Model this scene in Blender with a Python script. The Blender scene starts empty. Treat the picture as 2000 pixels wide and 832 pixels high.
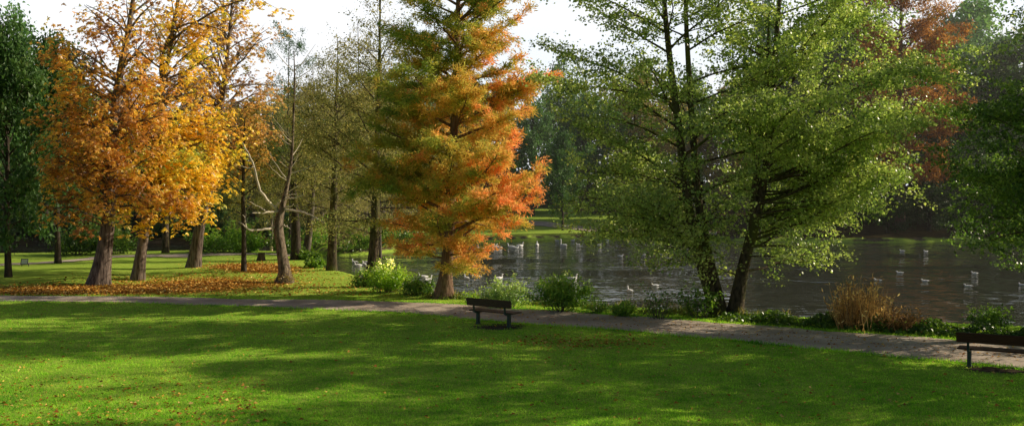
import bpy, math, numpy as np
from math import radians as R, pi
rng = np.random.default_rng(7)
scene = bpy.context.scene
col = scene.collection

# ------------------------------------------------------------------ camera
W0, H0, FPX = 2000.0, 832.0, 2144.0
CAMZ, PITCH = 4.25, math.atan2(51, 2144)
cam = bpy.data.cameras.new('camera'); co = bpy.data.objects.new('camera', cam); col.objects.link(co)
co.location = (0, 0, CAMZ); co.rotation_euler = (pi/2 - PITCH, 0, 0)
cam.sensor_width = 36; cam.lens = FPX/W0*36; cam.clip_start = 0.2; cam.clip_end = 6000
scene.camera = co
CP, SP = math.cos(PITCH), math.sin(PITCH)
def ray(px, py):
    x, y = (px-1000)/FPX, -(py-416)/FPX
    return np.array([x, CP + y*SP, -SP + y*CP])
def gp(px, py, z=0.0):
    """where the view line through a measured point of the photograph meets the level z"""
    d = ray(px, py); t = (z-CAMZ)/d[2]; return np.array([0, 0, CAMZ]) + d*t
def at(px, py, Y):
    d = ray(px, py); return np.array([0, 0, CAMZ]) + d*(Y/d[1])

# ------------------------------------------------------------------ helpers
def nrm(v):
    v = np.asarray(v, float); n = np.linalg.norm(v, axis=-1, keepdims=True); return v/np.maximum(n, 1e-9)
class Noise:
    """smooth pseudo noise in space, about -1..1"""
    def __init__(s, seed, scale, n=14):
        r = np.random.default_rng(seed); s.k = nrm(r.normal(size=(n, 3)))*(r.uniform(.6, 1.7, (n, 1))/scale); s.p = r.uniform(0, 6.28, n)
    def __call__(s, P):
        P = np.asarray(P, float); return np.sin(P @ s.k.T*2*pi + s.p).sum(-1)/math.sqrt(len(s.p)/2.0)/1.6
def mesh_from(name, V, F, mat, cols=None, smooth=False):
    me = bpy.data.meshes.new(name)
    V = np.ascontiguousarray(V, np.float32)
    groups = F if isinstance(F, (list, tuple)) else [F]
    groups = [np.asarray(g, np.int32) for g in groups if len(g)]
    me.vertices.add(len(V)); me.vertices.foreach_set('co', V.ravel())
    nl = sum(g.size for g in groups); npol = sum(len(g) for g in groups)
    me.loops.add(nl); me.polygons.add(npol)
    me.loops.foreach_set('vertex_index', np.concatenate([g.ravel() for g in groups]))
    st, o = [], 0
    for g in groups:
        st.append(o + np.arange(len(g))*g.shape[1]); o += g.size
    me.polygons.foreach_set('loop_start', np.concatenate(st).astype(np.int32))
    if smooth: me.polygons.foreach_set('use_smooth', np.ones(npol, bool))
    me.update(calc_edges=True)
    if cols is not None:
        a = me.color_attributes.new('Col', 'FLOAT_COLOR', 'POINT')
        c = np.ones((len(V), 4), np.float32); c[:, :3] = cols; a.data.foreach_set('color', c.ravel())
    if mat: me.materials.append(mat)
    return me
def link(name, me, parent=None):
    o = bpy.data.objects.new(name, me); col.objects.link(o)
    if parent is not None: o.parent = parent
    return o
def tag(o, label=None, cat=None, group=None, kind=None):
    for k, v in (('label', label), ('category', cat), ('group', group), ('kind', kind)):
        if v: o[k] = v
    return o
def thing(name, label, cat, loc=(0, 0, 0), rz=0, group=None):
    o = bpy.data.objects.new(name, None); col.objects.link(o); o.location = loc; o.rotation_euler = (0, 0, rz)
    o.empty_display_size = .3
    return tag(o, label, cat, group)

class TB:
    """tube builder"""
    def __init__(s): s.V, s.F, s.n = [], [], 0
    def tube(s, pts, rad, k=5, flute=None, sx=None):
        pts = np.asarray(pts, float); rad = np.asarray(rad, float); n = len(pts)
        T = nrm(np.gradient(pts, axis=0)); ref = np.array([0, 0, 1.]) if abs(T[:, 2]).mean() < .8 else np.array([1., 0, 0])
        S = nrm(np.cross(T, ref)); U = np.cross(S, T)
        a = np.arange(k)/k*2*pi
        rr = rad[:, None]*np.ones((1, k))
        if flute is not None: rr = rr*flute(np.arange(n)/(n-1), a)
        v = pts[:, None, :] + rr[..., None]*(np.cos(a)[None, :, None]*S[:, None, :]*(1 if sx is None else sx) + np.sin(a)[None, :, None]*U[:, None, :])
        s.V.append(v.reshape(-1, 3))
        i = np.arange(n-1)[:, None]*k; j = np.arange(k)[None, :]; j2 = (j+1) % k
        s.F.append(np.stack([i+j, i+j2, i+k+j2, i+k+j], -1).reshape(-1, 4) + s.n)
        s.n += n*k
        # end cap: a small tip vertex ring collapse
        s.F.append(np.array([[s.n-k+q, s.n-k+(q+1) % k, s.n-k+(q+2) % k, s.n-k+(q+2) % k] for q in range(0)], int).reshape(-1, 4))
    def mesh(s, name, mat):
        return mesh_from(name, np.concatenate(s.V), np.concatenate(s.F), mat, smooth=True)

def leaves_arrays(P, D, N, L, Wd, bend=.12):
    """one rhombic leaf per row"""
    D = nrm(D); S = nrm(np.cross(D, N)); N2 = np.cross(S, D)
    L = np.broadcast_to(np.asarray(L, float), (len(P),))[:, None]; Wd = np.broadcast_to(np.asarray(Wd, float), (len(P),))[:, None]
    m = P + D*L*.45 + N2*L*bend
    V = np.stack([P, m + S*Wd*.5, P + D*L, m - S*Wd*.5], 1).reshape(-1, 3)
    F = np.arange(len(P)*4).reshape(-1, 4)
    return V, F

# ------------------------------------------------------------------ materials
def mat_new(name):
    m = bpy.data.materials.new(name); m.use_nodes = True; nt = m.node_tree; nt.nodes.clear()
    out = nt.nodes.new('ShaderNodeOutputMaterial'); return m, nt, out
def nd(nt, t, **kw):
    n = nt.nodes.new(t)
    for k, v in kw.items():
        if k in n.inputs: n.inputs[k].default_value = v
        else: setattr(n, k, v)
    return n
def leaf_mat(name, trans=.4, rough=.5, spec=.3, tint=(1.25, 1.2, .7), gain=1.0):
    m, nt, out = mat_new(name); L = nt.links.new
    a = nd(nt, 'ShaderNodeAttribute', attribute_name='Col'); oi = nd(nt, 'ShaderNodeObjectInfo')
    mx = nd(nt, 'ShaderNodeMix', data_type='RGBA', blend_type='MULTIPLY'); mx.inputs[0].default_value = 1
    L(a.outputs['Color'], mx.inputs[6]); g0 = nd(nt, 'ShaderNodeVectorMath', operation='SCALE'); g0.inputs['Scale'].default_value = gain; L(oi.outputs['Color'], g0.inputs[0]); L(g0.outputs[0], mx.inputs[7])
    p = nd(nt, 'ShaderNodeBsdfPrincipled'); p.inputs['Roughness'].default_value = rough; p.inputs['Specular IOR Level'].default_value = spec
    L(mx.outputs[2], p.inputs['Base Color'])
    t = nd(nt, 'ShaderNodeBsdfTranslucent'); m2 = nd(nt, 'ShaderNodeMix', data_type='RGBA', blend_type='MULTIPLY'); m2.inputs[0].default_value = 1
    L(mx.outputs[2], m2.inputs[6]); m2.inputs[7].default_value = (*tint, 1); L(m2.outputs[2], t.inputs['Color'])
    s = nd(nt, 'ShaderNodeMixShader'); s.inputs[0].default_value = trans
    L(p.outputs[0], s.inputs[1]); L(t.outputs[0], s.inputs[2]); L(s.outputs[0], out.inputs[0]); return m
def bark_mat(name, c1, c2, scale=(9, 9, 1.6), bump=.6, moss=None):
    m, nt, out = mat_new(name); L = nt.links.new
    tc = nd(nt, 'ShaderNodeTexCoord'); mp = nd(nt, 'ShaderNodeMapping'); mp.inputs['Scale'].default_value = scale
    L(tc.outputs['Object'], mp.inputs['Vector'])
    n1 = nd(nt, 'ShaderNodeTexNoise', Scale=1.6, Detail=6.0, Roughness=.65); L(mp.outputs[0], n1.inputs['Vector'])
    cr = nd(nt, 'ShaderNodeValToRGB'); cr.color_ramp.elements[0].position = .36; cr.color_ramp.elements[1].position = .66
    cr.color_ramp.elements[0].color = (*c1, 1); cr.color_ramp.elements[1].color = (*c2, 1); L(n1.outputs[0], cr.inputs[0])
    c = cr.outputs[0]
    if moss:
        n2 = nd(nt, 'ShaderNodeTexNoise', Scale=.9, Detail=3.0); L(tc.outputs['Object'], n2.inputs['Vector'])
        r2 = nd(nt, 'ShaderNodeMapRange'); r2.inputs[1].default_value = .48; r2.inputs[2].default_value = .62; L(n2.outputs[0], r2.inputs[0])
        mx = nd(nt, 'ShaderNodeMix', data_type='RGBA'); L(r2.outputs[0], mx.inputs[0]); L(c, mx.inputs[6]); mx.inputs[7].default_value = (*moss, 1); c = mx.outputs[2]
    b = nd(nt, 'ShaderNodeBump', Strength=bump, Distance=.06); L(n1.outputs[0], b.inputs['Height'])
    p = nd(nt, 'ShaderNodeBsdfPrincipled', Roughness=.9); p.inputs['Specular IOR Level'].default_value = .15
    L(c, p.inputs['Base Color']); L(b.outputs[0], p.inputs['Normal']); L(p.outputs[0], out.inputs[0]); return m
def plain_mat(name, c, rough=.6, spec=.4, noise=.25, nscale=8.0, stretch=(1, 1, 1), bump=.1, metal=0.0):
    m, nt, out = mat_new(name); L = nt.links.new
    tc = nd(nt, 'ShaderNodeTexCoord'); mp = nd(nt, 'ShaderNodeMapping'); mp.inputs['Scale'].default_value = stretch
    L(tc.outputs['Object'], mp.inputs['Vector'])
    n1 = nd(nt, 'ShaderNodeTexNoise', Scale=nscale, Detail=5.0); L(mp.outputs[0], n1.inputs['Vector'])
    cr = nd(nt, 'ShaderNodeValToRGB'); cr.color_ramp.elements[0].position = .3; cr.color_ramp.elements[1].position = .7
    cr.color_ramp.elements[0].color = (*[x*(1-noise) for x in c], 1); cr.color_ramp.elements[1].color = (*[min(1, x*(1+noise)) for x in c], 1)
    L(n1.outputs[0], cr.inputs[0])
    p = nd(nt, 'ShaderNodeBsdfPrincipled', Roughness=rough, Metallic=metal); p.inputs['Specular IOR Level'].default_value = spec
    b = nd(nt, 'ShaderNodeBump', Strength=bump, Distance=.02); L(n1.outputs[0], b.inputs['Height']); L(b.outputs[0], p.inputs['Normal'])
    L(cr.outputs[0], p.inputs['Base Color']); L(p.outputs[0], out.inputs[0]); return m

M = {}
M['chestnut_leaf'] = leaf_mat('chestnut_leaf', .5, .4, .5, (1.2, 1.1, .8), 2.1)
M['cypress_leaf'] = leaf_mat('cypress_leaf', .5, .7, .1, (1.2, 1.13, .9), 2.05)
M['alder_leaf'] = leaf_mat('alder_leaf', .48, .36, .65, (1.08, 1.16, .62), 4.9)
M['wood_leaf'] = leaf_mat('wood_leaf', .34, .5, .3, (1.15, 1.2, .8), 2.2)
M['larch_leaf'] = leaf_mat('larch_leaf', .44, .6, .15, (1.15, 1.17, .85), 2.7)
M['shrub_leaf'] = leaf_mat('shrub_leaf', .40, .38, .6, (1.4, 1.3, .6), 2.7)
M['litter'] = leaf_mat('litter', .1, .6, .2, (1, 1, 1), 1.35)
M['grass_blade'] = leaf_mat('grass_blade', .5, .6, .0, (1.4, 1.2, .8), 3.4)
M['chestnut_bark'] = bark_mat('chestnut_bark', (.045, .032, .026), (.30, .235, .195), (7, 7, .9), 1.2)
M['cypress_bark'] = bark_mat('cypress_bark', (.09, .05, .035), (.30, .20, .14), (12, 12, .7), .8)
M['alder_bark'] = bark_mat('alder_bark', (.03, .024, .018), (.16, .12, .085), (7, 7, 2.5), 1.0, moss=(.11, .12, .035))
M['dark_bark'] = bark_mat('dark_bark', (.025, .02, .016), (.10, .08, .06), (7, 7, 2), .6)
M['grey_bark'] = bark_mat('grey_bark', (.06, .05, .04), (.2, .17, .13), (6, 6, 2), .6)
M['dead_bark'] = bark_mat('dead_bark', (.06, .042, .03), (.32, .25, .19), (6, 6, 2.2), 1.2)
M['dead_wood'] = bark_mat('dead_wood', (.55, .47, .36), (.80, .72, .58), (8, 8, 2), .3)
M['bench_wood'] = plain_mat('bench_wood', (.075, .045, .028), .6, .35, .45, 6, (1, 12, 12), .3)
M['bench_wood_red'] = plain_mat('bench_wood_red', (.06, .026, .014), .6, .25, .4, 6, (1, 12, 12), .3)
M['bench_iron'] = plain_mat('bench_iron', (.02, .05, .04), .45, .5, .3, 12)
M['white_feather'] = plain_mat('white_feather', (.93, .93, .92), .7, .2, .05, 10)
M['grey_feather'] = plain_mat('grey_feather', (.80, .82, .85), .7, .2, .15, 10)
M['dark_feather'] = plain_mat('dark_feather', (.06, .045, .035), .6, .2, .3, 10)
M['beak'] = plain_mat('beak', (.55, .17, .03), .5, .4, .1, 10)
M['sign_white'] = plain_mat('sign_white', (.62, .62, .60), .5, .4, .06, 6)
M['sign_dark'] = plain_mat('sign_dark', (.05, .06, .06), .5, .4, .2, 6)
M['post_wood'] = plain_mat('post_wood', (.52, .42, .29), .8, .2, .2, 8, (6, 6, 1))
M['stump_wood'] = bark_mat('stump_wood', (.05, .035, .025), (.15, .11, .08), (8, 8, 2), .8)
M['stone'] = plain_mat('stone', (.48, .42, .32), .85, .2, .3, 3, (1, 1, 1), .5)
M['ringlet'] = plain_mat('ringlet', (.3, .24, .15), .8, .2, .3, 6)

# ------------------------------------------------------------------ ground layout
PATH_FAR = [(-500, 577), (-200, 576), (0, 577), (250, 579), (400, 582), (520, 585), (660, 586), (800, 590), (900, 595), (1000, 603), (1100, 608), (1200, 615), (1300, 622), (1400, 630), (1500, 637), (1600, 645), (1700, 652), (1860, 663), (2000, 672), (2300, 695), (2700, 730)]
PATH_NEAR = [(-500, 586), (-200, 586), (0, 588), (250, 591), (400, 596), (520, 600), (660, 605), (800, 612), (900, 621), (1000, 631), (1100, 637), (1200, 644), (1300, 653), (1400, 662), (1500, 671), (1600, 682), (1700, 691), (1860, 706), (2000, 720), (2300, 752), (2700, 800)]
WZ = -0.42
SHORE_PX = [(2900, 700), (2400, 668), (2150, 654), (2000, 646), (1800, 637), (1600, 629), (1500, 625), (1400, 618), (1300, 612), (1200, 605), (1100, 598), (1000, 592), (930, 588), (880, 583), (840, 575), (800, 567), (750, 557), (715, 546), (690, 537), (650, 530), (620, 523), (612, 512), (600, 501), (560, 495), (480, 493), (400, 493), (300, 494), (200, 496), (0, 499), (-300, 505), (-700, 515), (-700, 480), (-300, 474), (0, 472), (300, 471), (520, 471), (600, 482), (655, 493), (700, 491), (757, 486), (800, 480), (900, 470), (1000, 465), (1100, 462), (1180, 461), (1300, 463), (1500, 465), (1700, 469), (1860, 466), (2000, 465), (2300, 468), (2700, 480), (3000, 520)]
SHORE = np.array([gp(x, y, -0.2)[:2] for x, y in SHORE_PX])
def smooth_closed(P, it=2):
    for _ in range(it):
        Q = np.roll(P, -1, 0); P = np.stack([P*.75+Q*.25, P*.25+Q*.75], 1).reshape(-1, 2)
    return P
SH = smooth_closed(SHORE)
def sdf(P):
    """signed distance to the shoreline, negative in the lake"""
    A, B = SH, np.roll(SH, -1, 0); P = np.asarray(P, float); d2 = np.full(len(P), 1e18); ins = np.zeros(len(P), bool)
    for a, b in zip(A, B):
        e = b-a; w = P-a; t = np.clip((w@e)/max(e@e, 1e-9), 0, 1); q = w-t[:, None]*e; d2 = np.minimum(d2, (q*q).sum(1))
        c = (a[1] > P[:, 1]) != (b[1] > P[:, 1])
        with np.errstate(divide='ignore', invalid='ignore'):
            ins ^= c & (P[:, 0] < (b[0]-a[0])*(P[:, 1]-a[1])/(b[1]-a[1]) + a[0])
    return np.where(ins, -1, 1)*np.sqrt(d2)
gn1, gn2 = Noise(1, 9), Noise(2, 2.5)
def path_dist(P):
    return np.min([np.hypot(P[:, 0]-q[0], P[:, 1]-q[1]) for q in PATH_MID], 0)
pf = np.array([gp(x, y)[:2] for x, y in PATH_FAR]); pn = np.array([gp(x, y)[:2] for x, y in PATH_NEAR])
def dens(P, n=12):
    t = np.linspace(0, len(P)-1, (len(P)-1)*n+1); return np.stack([np.interp(t, np.arange(len(P)), P[:, i]) for i in range(2)], 1)
PATH_MID = dens((pf+pn)/2, 4)
def ground_z(P):
    P = np.asarray(P, float); d = sdf(P)
    z = np.where(d < 0, np.maximum(-.2+d*.55, -1.3), -.2 + .2*np.clip(d/.55, 0, 1)**.7)
    far = np.clip((P[:, 1]-104)/40, 0, 1); z = z + np.where(d > 0, far*far*(3-2*far)*1.3, 0)
    w = np.clip((path_dist(P)-3.2)/4, 0, 1)*np.clip((d-1)/4, 0, 1)
    und = w*(.06*gn1(np.c_[P, P[:, :1]*0]) + .012*gn2(np.c_[P, P[:, :1]*0]))
    return z + und
def axis(lo, hi, fine, flo, fhi, grow=1.22):
    a = list(np.arange(flo, fhi+1e-6, fine)); s = fine; x = fhi
    while x < hi: s *= grow; x += s; a.append(x)
    s = fine; x = flo
    while x > lo: s *= grow; x -= s; a.insert(0, x)
    return np.array(a)
xs = axis(-2500, 2500, .5, -34, 34); ys = np.concatenate([axis(-400, 78, .45, 15, 78, 1.3)[:-1] if False else axis(-400, 78, .45, 15, 78, 1.3), np.arange(79, 150, .9), axis(150, 3500, .9, 150, 152, 1.25)])
ys = np.unique(np.round(ys, 3)); XX, YY = np.meshgrid(xs, ys); GP = np.c_[XX.ravel(), YY.ravel()]
gz = ground_z(GP); nx, ny = len(xs), len(ys)
# masks: fallen leaf carpet (r), bare earth (g), woodland floor and painted shade on the far bank (b)
def ell(P, px, py, rx, ry):
    c = gp(px, py)[:2]; a = abs(gp(px+rx, py)[0]-c[0]); b = abs(gp(px, py-ry)[1]-gp(px, py+ry)[1])/2
    return np.exp(-(((P[:, 0]-c[0])/a)**2 + ((P[:, 1]-c[1])/b)**2)*1.1)
LIT = [(210, 566, 220, 9, 1.0), (400, 553, 170, 13, .75), (480, 521, 80, 9, .9), (540, 528, 70, 8, .6), (60, 572, 110, 5, .55)]
litm = np.clip(sum(w*ell(GP, *a) for *a, w in LIT) + .25*gn1(np.c_[GP, GP[:, :1]*0])*0, 0, 1)
gd = sdf(GP)
earth = np.clip(1-np.abs(gd-.1)/.5, 0, 1)*.9
earth = np.maximum(earth, np.minimum(1, 1.5*ell(GP, 972, 638, 52, 6.5))); earth = np.maximum(earth, np.minimum(1, 1.5*ell(GP, 1975, 720, 100, 10))); earth = np.maximum(earth, .45*ell(GP, 1150, 672, 160, 10))
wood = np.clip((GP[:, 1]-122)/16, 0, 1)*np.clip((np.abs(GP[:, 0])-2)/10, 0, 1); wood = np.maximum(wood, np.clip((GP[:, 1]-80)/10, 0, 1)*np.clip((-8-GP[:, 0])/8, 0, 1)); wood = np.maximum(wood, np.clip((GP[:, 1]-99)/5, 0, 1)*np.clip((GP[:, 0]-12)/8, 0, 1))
wood = np.where((GP[:, 0] > 14) & (GP[:, 1] > 85) & (gd > .1), np.maximum(wood, .75), wood)  # shade over the far bank strip, coloured in as dark ground
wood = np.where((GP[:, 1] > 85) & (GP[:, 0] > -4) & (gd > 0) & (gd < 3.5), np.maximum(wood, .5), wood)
q = (np.arange(ny-1)[:, None]*nx + np.arange(nx-1)[None, :]).ravel()
gF = np.stack([q, q+1, q+nx+1, q+nx], 1)

def ground_material():
    m, nt, out = mat_new('ground_grass'); L = nt.links.new
    tc = nd(nt, 'ShaderNodeTexCoord'); P = tc.outputs['Object']
    def noise(s, d=4.0, r=.6, st=(1, 1, 1)):
        mp = nd(nt, 'ShaderNodeMapping'); mp.inputs['Scale'].default_value = st; L(P, mp.inputs[0])
        n = nd(nt, 'ShaderNodeTexNoise', Scale=s, Detail=d, Roughness=r); L(mp.outputs[0], n.inputs['Vector']); return n.outputs[0]
    def ramp(f, a, b, pa=.35, pb=.65):
        c = nd(nt, 'ShaderNodeValToRGB'); e = c.color_ramp.elements; e[0].position = pa; e[1].position = pb; e[0].color = (*a, 1); e[1].color = (*b, 1); L(f, c.inputs[0]); return c.outputs[0]
    def mix(f, a, b):
        x = nd(nt, 'ShaderNodeMix', data_type='RGBA')
        if isinstance(f, float): x.inputs[0].default_value = f
        else: L(f, x.inputs[0])
        for s, v in ((6, a), (7, b)):
            if isinstance(v, tuple): x.inputs[s].default_value = (*v, 1)
            else: L(v, x.inputs[s])
        return x.outputs[2]
    g1 = ramp(noise(.55, 7, .7), (.22, .42, .035), (.45, .58, .09))
    g2 = ramp(noise(9, 6, .75), (.12, .27, .02), (.58, .70, .14), .3, .72)
    g = mix(.5, g1, g2)
    a = nd(nt, 'ShaderNodeAttribute', attribute_name='Col'); sp = nd(nt, 'ShaderNodeSeparateColor'); L(a.outputs['Color'], sp.inputs[0])
    lit = ramp(noise(5, 6, .75), (.10, .045, .012), (.42, .19, .04), .32, .68)
    def masked(ch, amp):
        n = noise(3.2, 6, .75); mm = nd(nt, 'ShaderNodeMath', operation='MULTIPLY_ADD'); L(n, mm.inputs[0]); mm.inputs[1].default_value = amp; mm.inputs[2].default_value = -amp/2
        ad = nd(nt, 'ShaderNodeMath', operation='ADD'); L(sp.outputs[ch], ad.inputs[0]); L(mm.outputs[0], ad.inputs[1])
        r = nd(nt, 'ShaderNodeMapRange'); r.inputs[1].default_value = .35; r.inputs[2].default_value = .65; L(ad.outputs[0], r.inputs[0]); return r.outputs[0]
    dr = nd(nt, 'ShaderNodeMapRange'); dr.inputs[1].default_value = .55; dr.inputs[2].default_value = .75; dr.inputs[4].default_value = .5; L(noise(1.1, 6, .7), dr.inputs[0]); g = mix(dr.outputs[0], g, ramp(noise(14, 4), (.22, .24, .05), (.46, .46, .14)))
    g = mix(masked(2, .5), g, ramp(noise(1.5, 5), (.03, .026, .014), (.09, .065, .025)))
    g = mix(masked(0, 1.3), g, lit)
    g = mix(masked(1, .9), g, ramp(noise(7, 5), (.055, .042, .028), (.17, .135, .095)))
    p = nd(nt, 'ShaderNodeBsdfPrincipled', Roughness=.85); p.inputs['Specular IOR Level'].default_value = 0
    L(g, p.inputs['Base Color'])
    b = nd(nt, 'ShaderNodeBump', Strength=.8, Distance=.05); L(noise(16, 5, .8), b.inputs['Height']); L(b.outputs[0], p.inputs['Normal'])
    L(p.outputs[0], out.inputs[0]); return m
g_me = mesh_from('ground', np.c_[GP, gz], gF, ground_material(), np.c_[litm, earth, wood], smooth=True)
tag(link('ground', g_me), kind='structure')

# path sheets
def gravel_material():
    m, nt, out = mat_new('path_gravel'); L = nt.links.new
    tc = nd(nt, 'ShaderNodeTexCoord')
    n1 = nd(nt, 'ShaderNodeTexNoise', Scale=.7, Detail=5.0); n2 = nd(nt, 'ShaderNodeTexNoise', Scale=22.0, Detail=5.0, Roughness=.8)
    for n in (n1, n2): L(tc.outputs['Object'], n.inputs['Vector'])
    c1 = nd(nt, 'ShaderNodeValToRGB'); e = c1.color_ramp.elements; e[0].position = .35; e[1].position = .65; e[0].color = (.42, .345, .28, 1); e[1].color = (.64, .545, .465, 1); L(n1.outputs[0], c1.inputs[0])
    c2 = nd(nt, 'ShaderNodeValToRGB'); e = c2.color_ramp.elements; e[0].position = .3; e[1].position = .7; e[0].color = (.55, .55, .55, 1); e[1].color = (1.25, 1.22, 1.18, 1); L(n2.outputs[0], c2.inputs[0])
    mx = nd(nt, 'ShaderNodeMix', data_type='RGBA', blend_type='MULTIPLY'); mx.inputs[0].default_value = 1; L(c1.outputs[0], mx.inputs[6]); L(c2.outputs[0], mx.inputs[7])
    p = nd(nt, 'ShaderNodeBsdfPrincipled', Roughness=.85); p.inputs['Specular IOR Level'].default_value = .2; L(mx.outputs[2], p.inputs['Base Color'])
    b = nd(nt, 'ShaderNodeBump', Strength=.6, Distance=.02); L(n2.outputs[0], b.inputs['Height']); L(b.outputs[0], p.inputs['Normal']); L(p.outputs[0], out.inputs[0]); return m
M['gravel'] = gravel_material()
def strip(name, A, B, cols_=7, lift=.014, jit=.12):
    A, B = dens(A, 14), dens(B, 14); n = len(A)
    ja = rng.normal(0, jit, n); jb = rng.normal(0, jit, n)
    for j in (ja, jb):
        j[:] = np.convolve(j, [.25, .5, .25], 'same') + .12*np.sin(np.linspace(0, n*.21, n)+rng.uniform(0, 6))
    D = nrm(A-B); A = A + D*ja[:, None]; B = B + D*jb[:, None]
    t = np.linspace(0, 1, cols_); P = (A[:, None]*(1-t)[None, :, None] + B[:, None]*t[None, :, None]).reshape(-1, 2)
    z = ground_z(P) + lift
    i = (np.arange(n-1)[:, None]*cols_ + np.arange(cols_-1)[None, :]).ravel()
    me = mesh_from(name, np.c_[P, z], np.stack([i, i+1, i+cols_+1, i+cols_], 1), M['gravel'], smooth=True)
    return tag(link(name, me), kind='structure')
strip('path', pf, pn)
fp = [(-400, 521), (-150, 519), (0, 517), (60, 515), (140, 511), (220, 504), (300, 500), (390, 498), (520, 496), (575, 499)]
strip('path', np.array([gp(x, y-1.6)[:2] for x, y in fp]), np.array([gp(x, y+1.8)[:2] for x, y in fp]), 4, .03, .2)
def gpz(px, py):
    z = 0.0
    for _ in range(25): z = .5*z + .5*float(ground_z(gp(px, py, z)[None, :2])[0])
    return gp(px, py, z)
fpp = [(880, 430), (960, 432), (1040, 437), (1080, 441), (1130, 446), (1200, 450), (1290, 453), (1400, 454)]
strip('path', np.array([gpz(x, y-5+max(0, (x-1080)/70))[:2] for x, y in fpp]), np.array([gpz(x, y+4)[:2] for x, y in fpp]), 4, .05, .2)

# lake water
def water_material():
    m, nt, out = mat_new('lake_water'); L = nt.links.new
    tc = nd(nt, 'ShaderNodeTexCoord'); mp = nd(nt, 'ShaderNodeMapping'); mp.inputs['Scale'].default_value = (.8, 1.6, 1); mp.inputs['Rotation'].default_value = (0, 0, .35)
    L(tc.outputs['Object'], mp.inputs[0])
    n1 = nd(nt, 'ShaderNodeTexNoise', Scale=3.6, Detail=5.0, Roughness=.6); L(mp.outputs[0], n1.inputs['Vector'])
    n2 = nd(nt, 'ShaderNodeTexNoise', Scale=.09, Detail=2.0); L(mp.outputs[0], n2.inputs['Vector'])
    r = nd(nt, 'ShaderNodeMapRange'); r.inputs[1].default_value = .38; r.inputs[2].default_value = .62; r.inputs[3].default_value = .12; r.inputs[4].default_value = 1.5; L(n2.outputs[0], r.inputs[0])
    mu = nd(nt, 'ShaderNodeMath', operation='MULTIPLY'); L(n1.outputs[0], mu.inputs[0]); L(r.outputs[0], mu.inputs[1])
    # small waves tilt the surface normal directly, stronger in the wind-ruffled patches
    def vm(op, x, y):
        v = nd(nt, 'ShaderNodeVectorMath', operation=op)
        for i, q_ in enumerate((x, y)):
            if isinstance(q_, tuple): v.inputs[i].default_value = q_
            elif q_ is not None: L(q_, v.inputs[i])
        return v
    n3 = nd(nt, 'ShaderNodeTexNoise', Scale=1.1, Detail=2.0); L(mp.outputs[0], n3.inputs['Vector'])
    sm = vm('ADD', n1.outputs['Color'], n3.outputs['Color']); ce = vm('SUBTRACT', sm.outputs[0], (1., 1., 1.)); fl = vm('MULTIPLY', ce.outputs[0], (.44, .44, 0.))
    sc_ = nd(nt, 'ShaderNodeVectorMath', operation='SCALE'); L(fl.outputs[0], sc_.inputs[0]); L(r.outputs[0], sc_.inputs['Scale'])
    b = vm('NORMALIZE', vm('ADD', sc_.outputs[0], (0., 0., 1.)).outputs[0], None)
    p = nd(nt, 'ShaderNodeBsdfPrincipled', Roughness=.05, IOR=1.33); p.inputs['Specular Tint'].default_value = (1, 1, .97, 1); p.inputs['Base Color'].default_value = (.05, .055, .042, 1)
    L(b.outputs[0], p.inputs['Normal']); L(p.outputs[0], out.inputs[0]); return m
lo, hi = SH.min(0)-2, SH.max(0)+2
tag(link('lake_water', mesh_from('lake_water', [(lo[0], lo[1], WZ), (hi[0], lo[1], WZ), (hi[0], hi[1], WZ), (lo[0], hi[1], WZ)], np.array([[0, 1, 2, 3]]), water_material())), kind='structure')

# ------------------------------------------------------------------ tree grower
class Tree:
    def __init__(s, seed): s.r = np.random.default_rng(seed); s.tb = TB(); s.A, s.D, s.S = [], [], []
    def limb(s, p, d, L, r, lvl, C):
        r_ = s.r; n = max(2, int(round(L/C['seg'][lvl]))); pts = [np.array(p, float)]; ds = [nrm(d)]
        dd = ds[0]; trop = C['trop'][lvl]; wig = C['wig'][lvl]
        for i in range(n):
            dd = dd + r_.normal(0, wig, 3); dd[2] += trop if not isinstance(trop, tuple) else trop[0] + (trop[1]-trop[0])*i/n
            dd = dd/math.sqrt(dd@dd); pts.append(pts[-1] + dd*(L/n)); ds.append(dd)
        t_ = np.linspace(0, 1, n+1)
        if r > C.get('rmin', .012): s.tb.tube(pts, r*(1-.8*t_), C['k'][lvl])
        if lvl < C['max']:
            m = L*C['den'][lvl]; m = int(m + r_.random()); t0 = C['t0'][lvl]
            for j in range(m):
                t = t0 + (1-t0)*(j + r_.random())/m; f = t*n; i = min(int(f), n-1); f -= i
                q = pts[i]*(1-f) + pts[i+1]*f; dp = ds[min(i+1, n)]
                if C['flat'][lvl]:
                    side = np.cross(dp, (0, 0, 1.)); side = side/max(1e-6, math.sqrt(side@side)); perp = side*(1 if (j % 2) else -1) + r_.normal(0, .35, 3)
                else: perp = np.cross(dp, r_.normal(size=3))
                perp = perp/max(1e-6, math.sqrt(perp@perp)); a = r_.uniform(*C['ang'][lvl])
                s.limb(q, dp*math.cos(a) + perp*math.sin(a), L*C['ratio'][lvl]*(1-C['fall']*t)*r_.uniform(.7, 1.2), r*(1-.8*t)*.55, lvl+1, C)
        if lvl >= C['leaf']:
            m = max(1, int(L/C['sp'])); t = (np.arange(m) + r_.random(m))/m*(1-C['lt0']) + C['lt0']; f = t*n; i = np.minimum(f.astype(int), n-1); f = (f-i)[:, None]
            PA = np.array(pts); DA = np.array(ds); s.A.append(PA[i]*(1-f) + PA[i+1]*f); s.D.append(DA[i+1])
    def anchors(s): return np.concatenate(s.A), np.concatenate(s.D)

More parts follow.
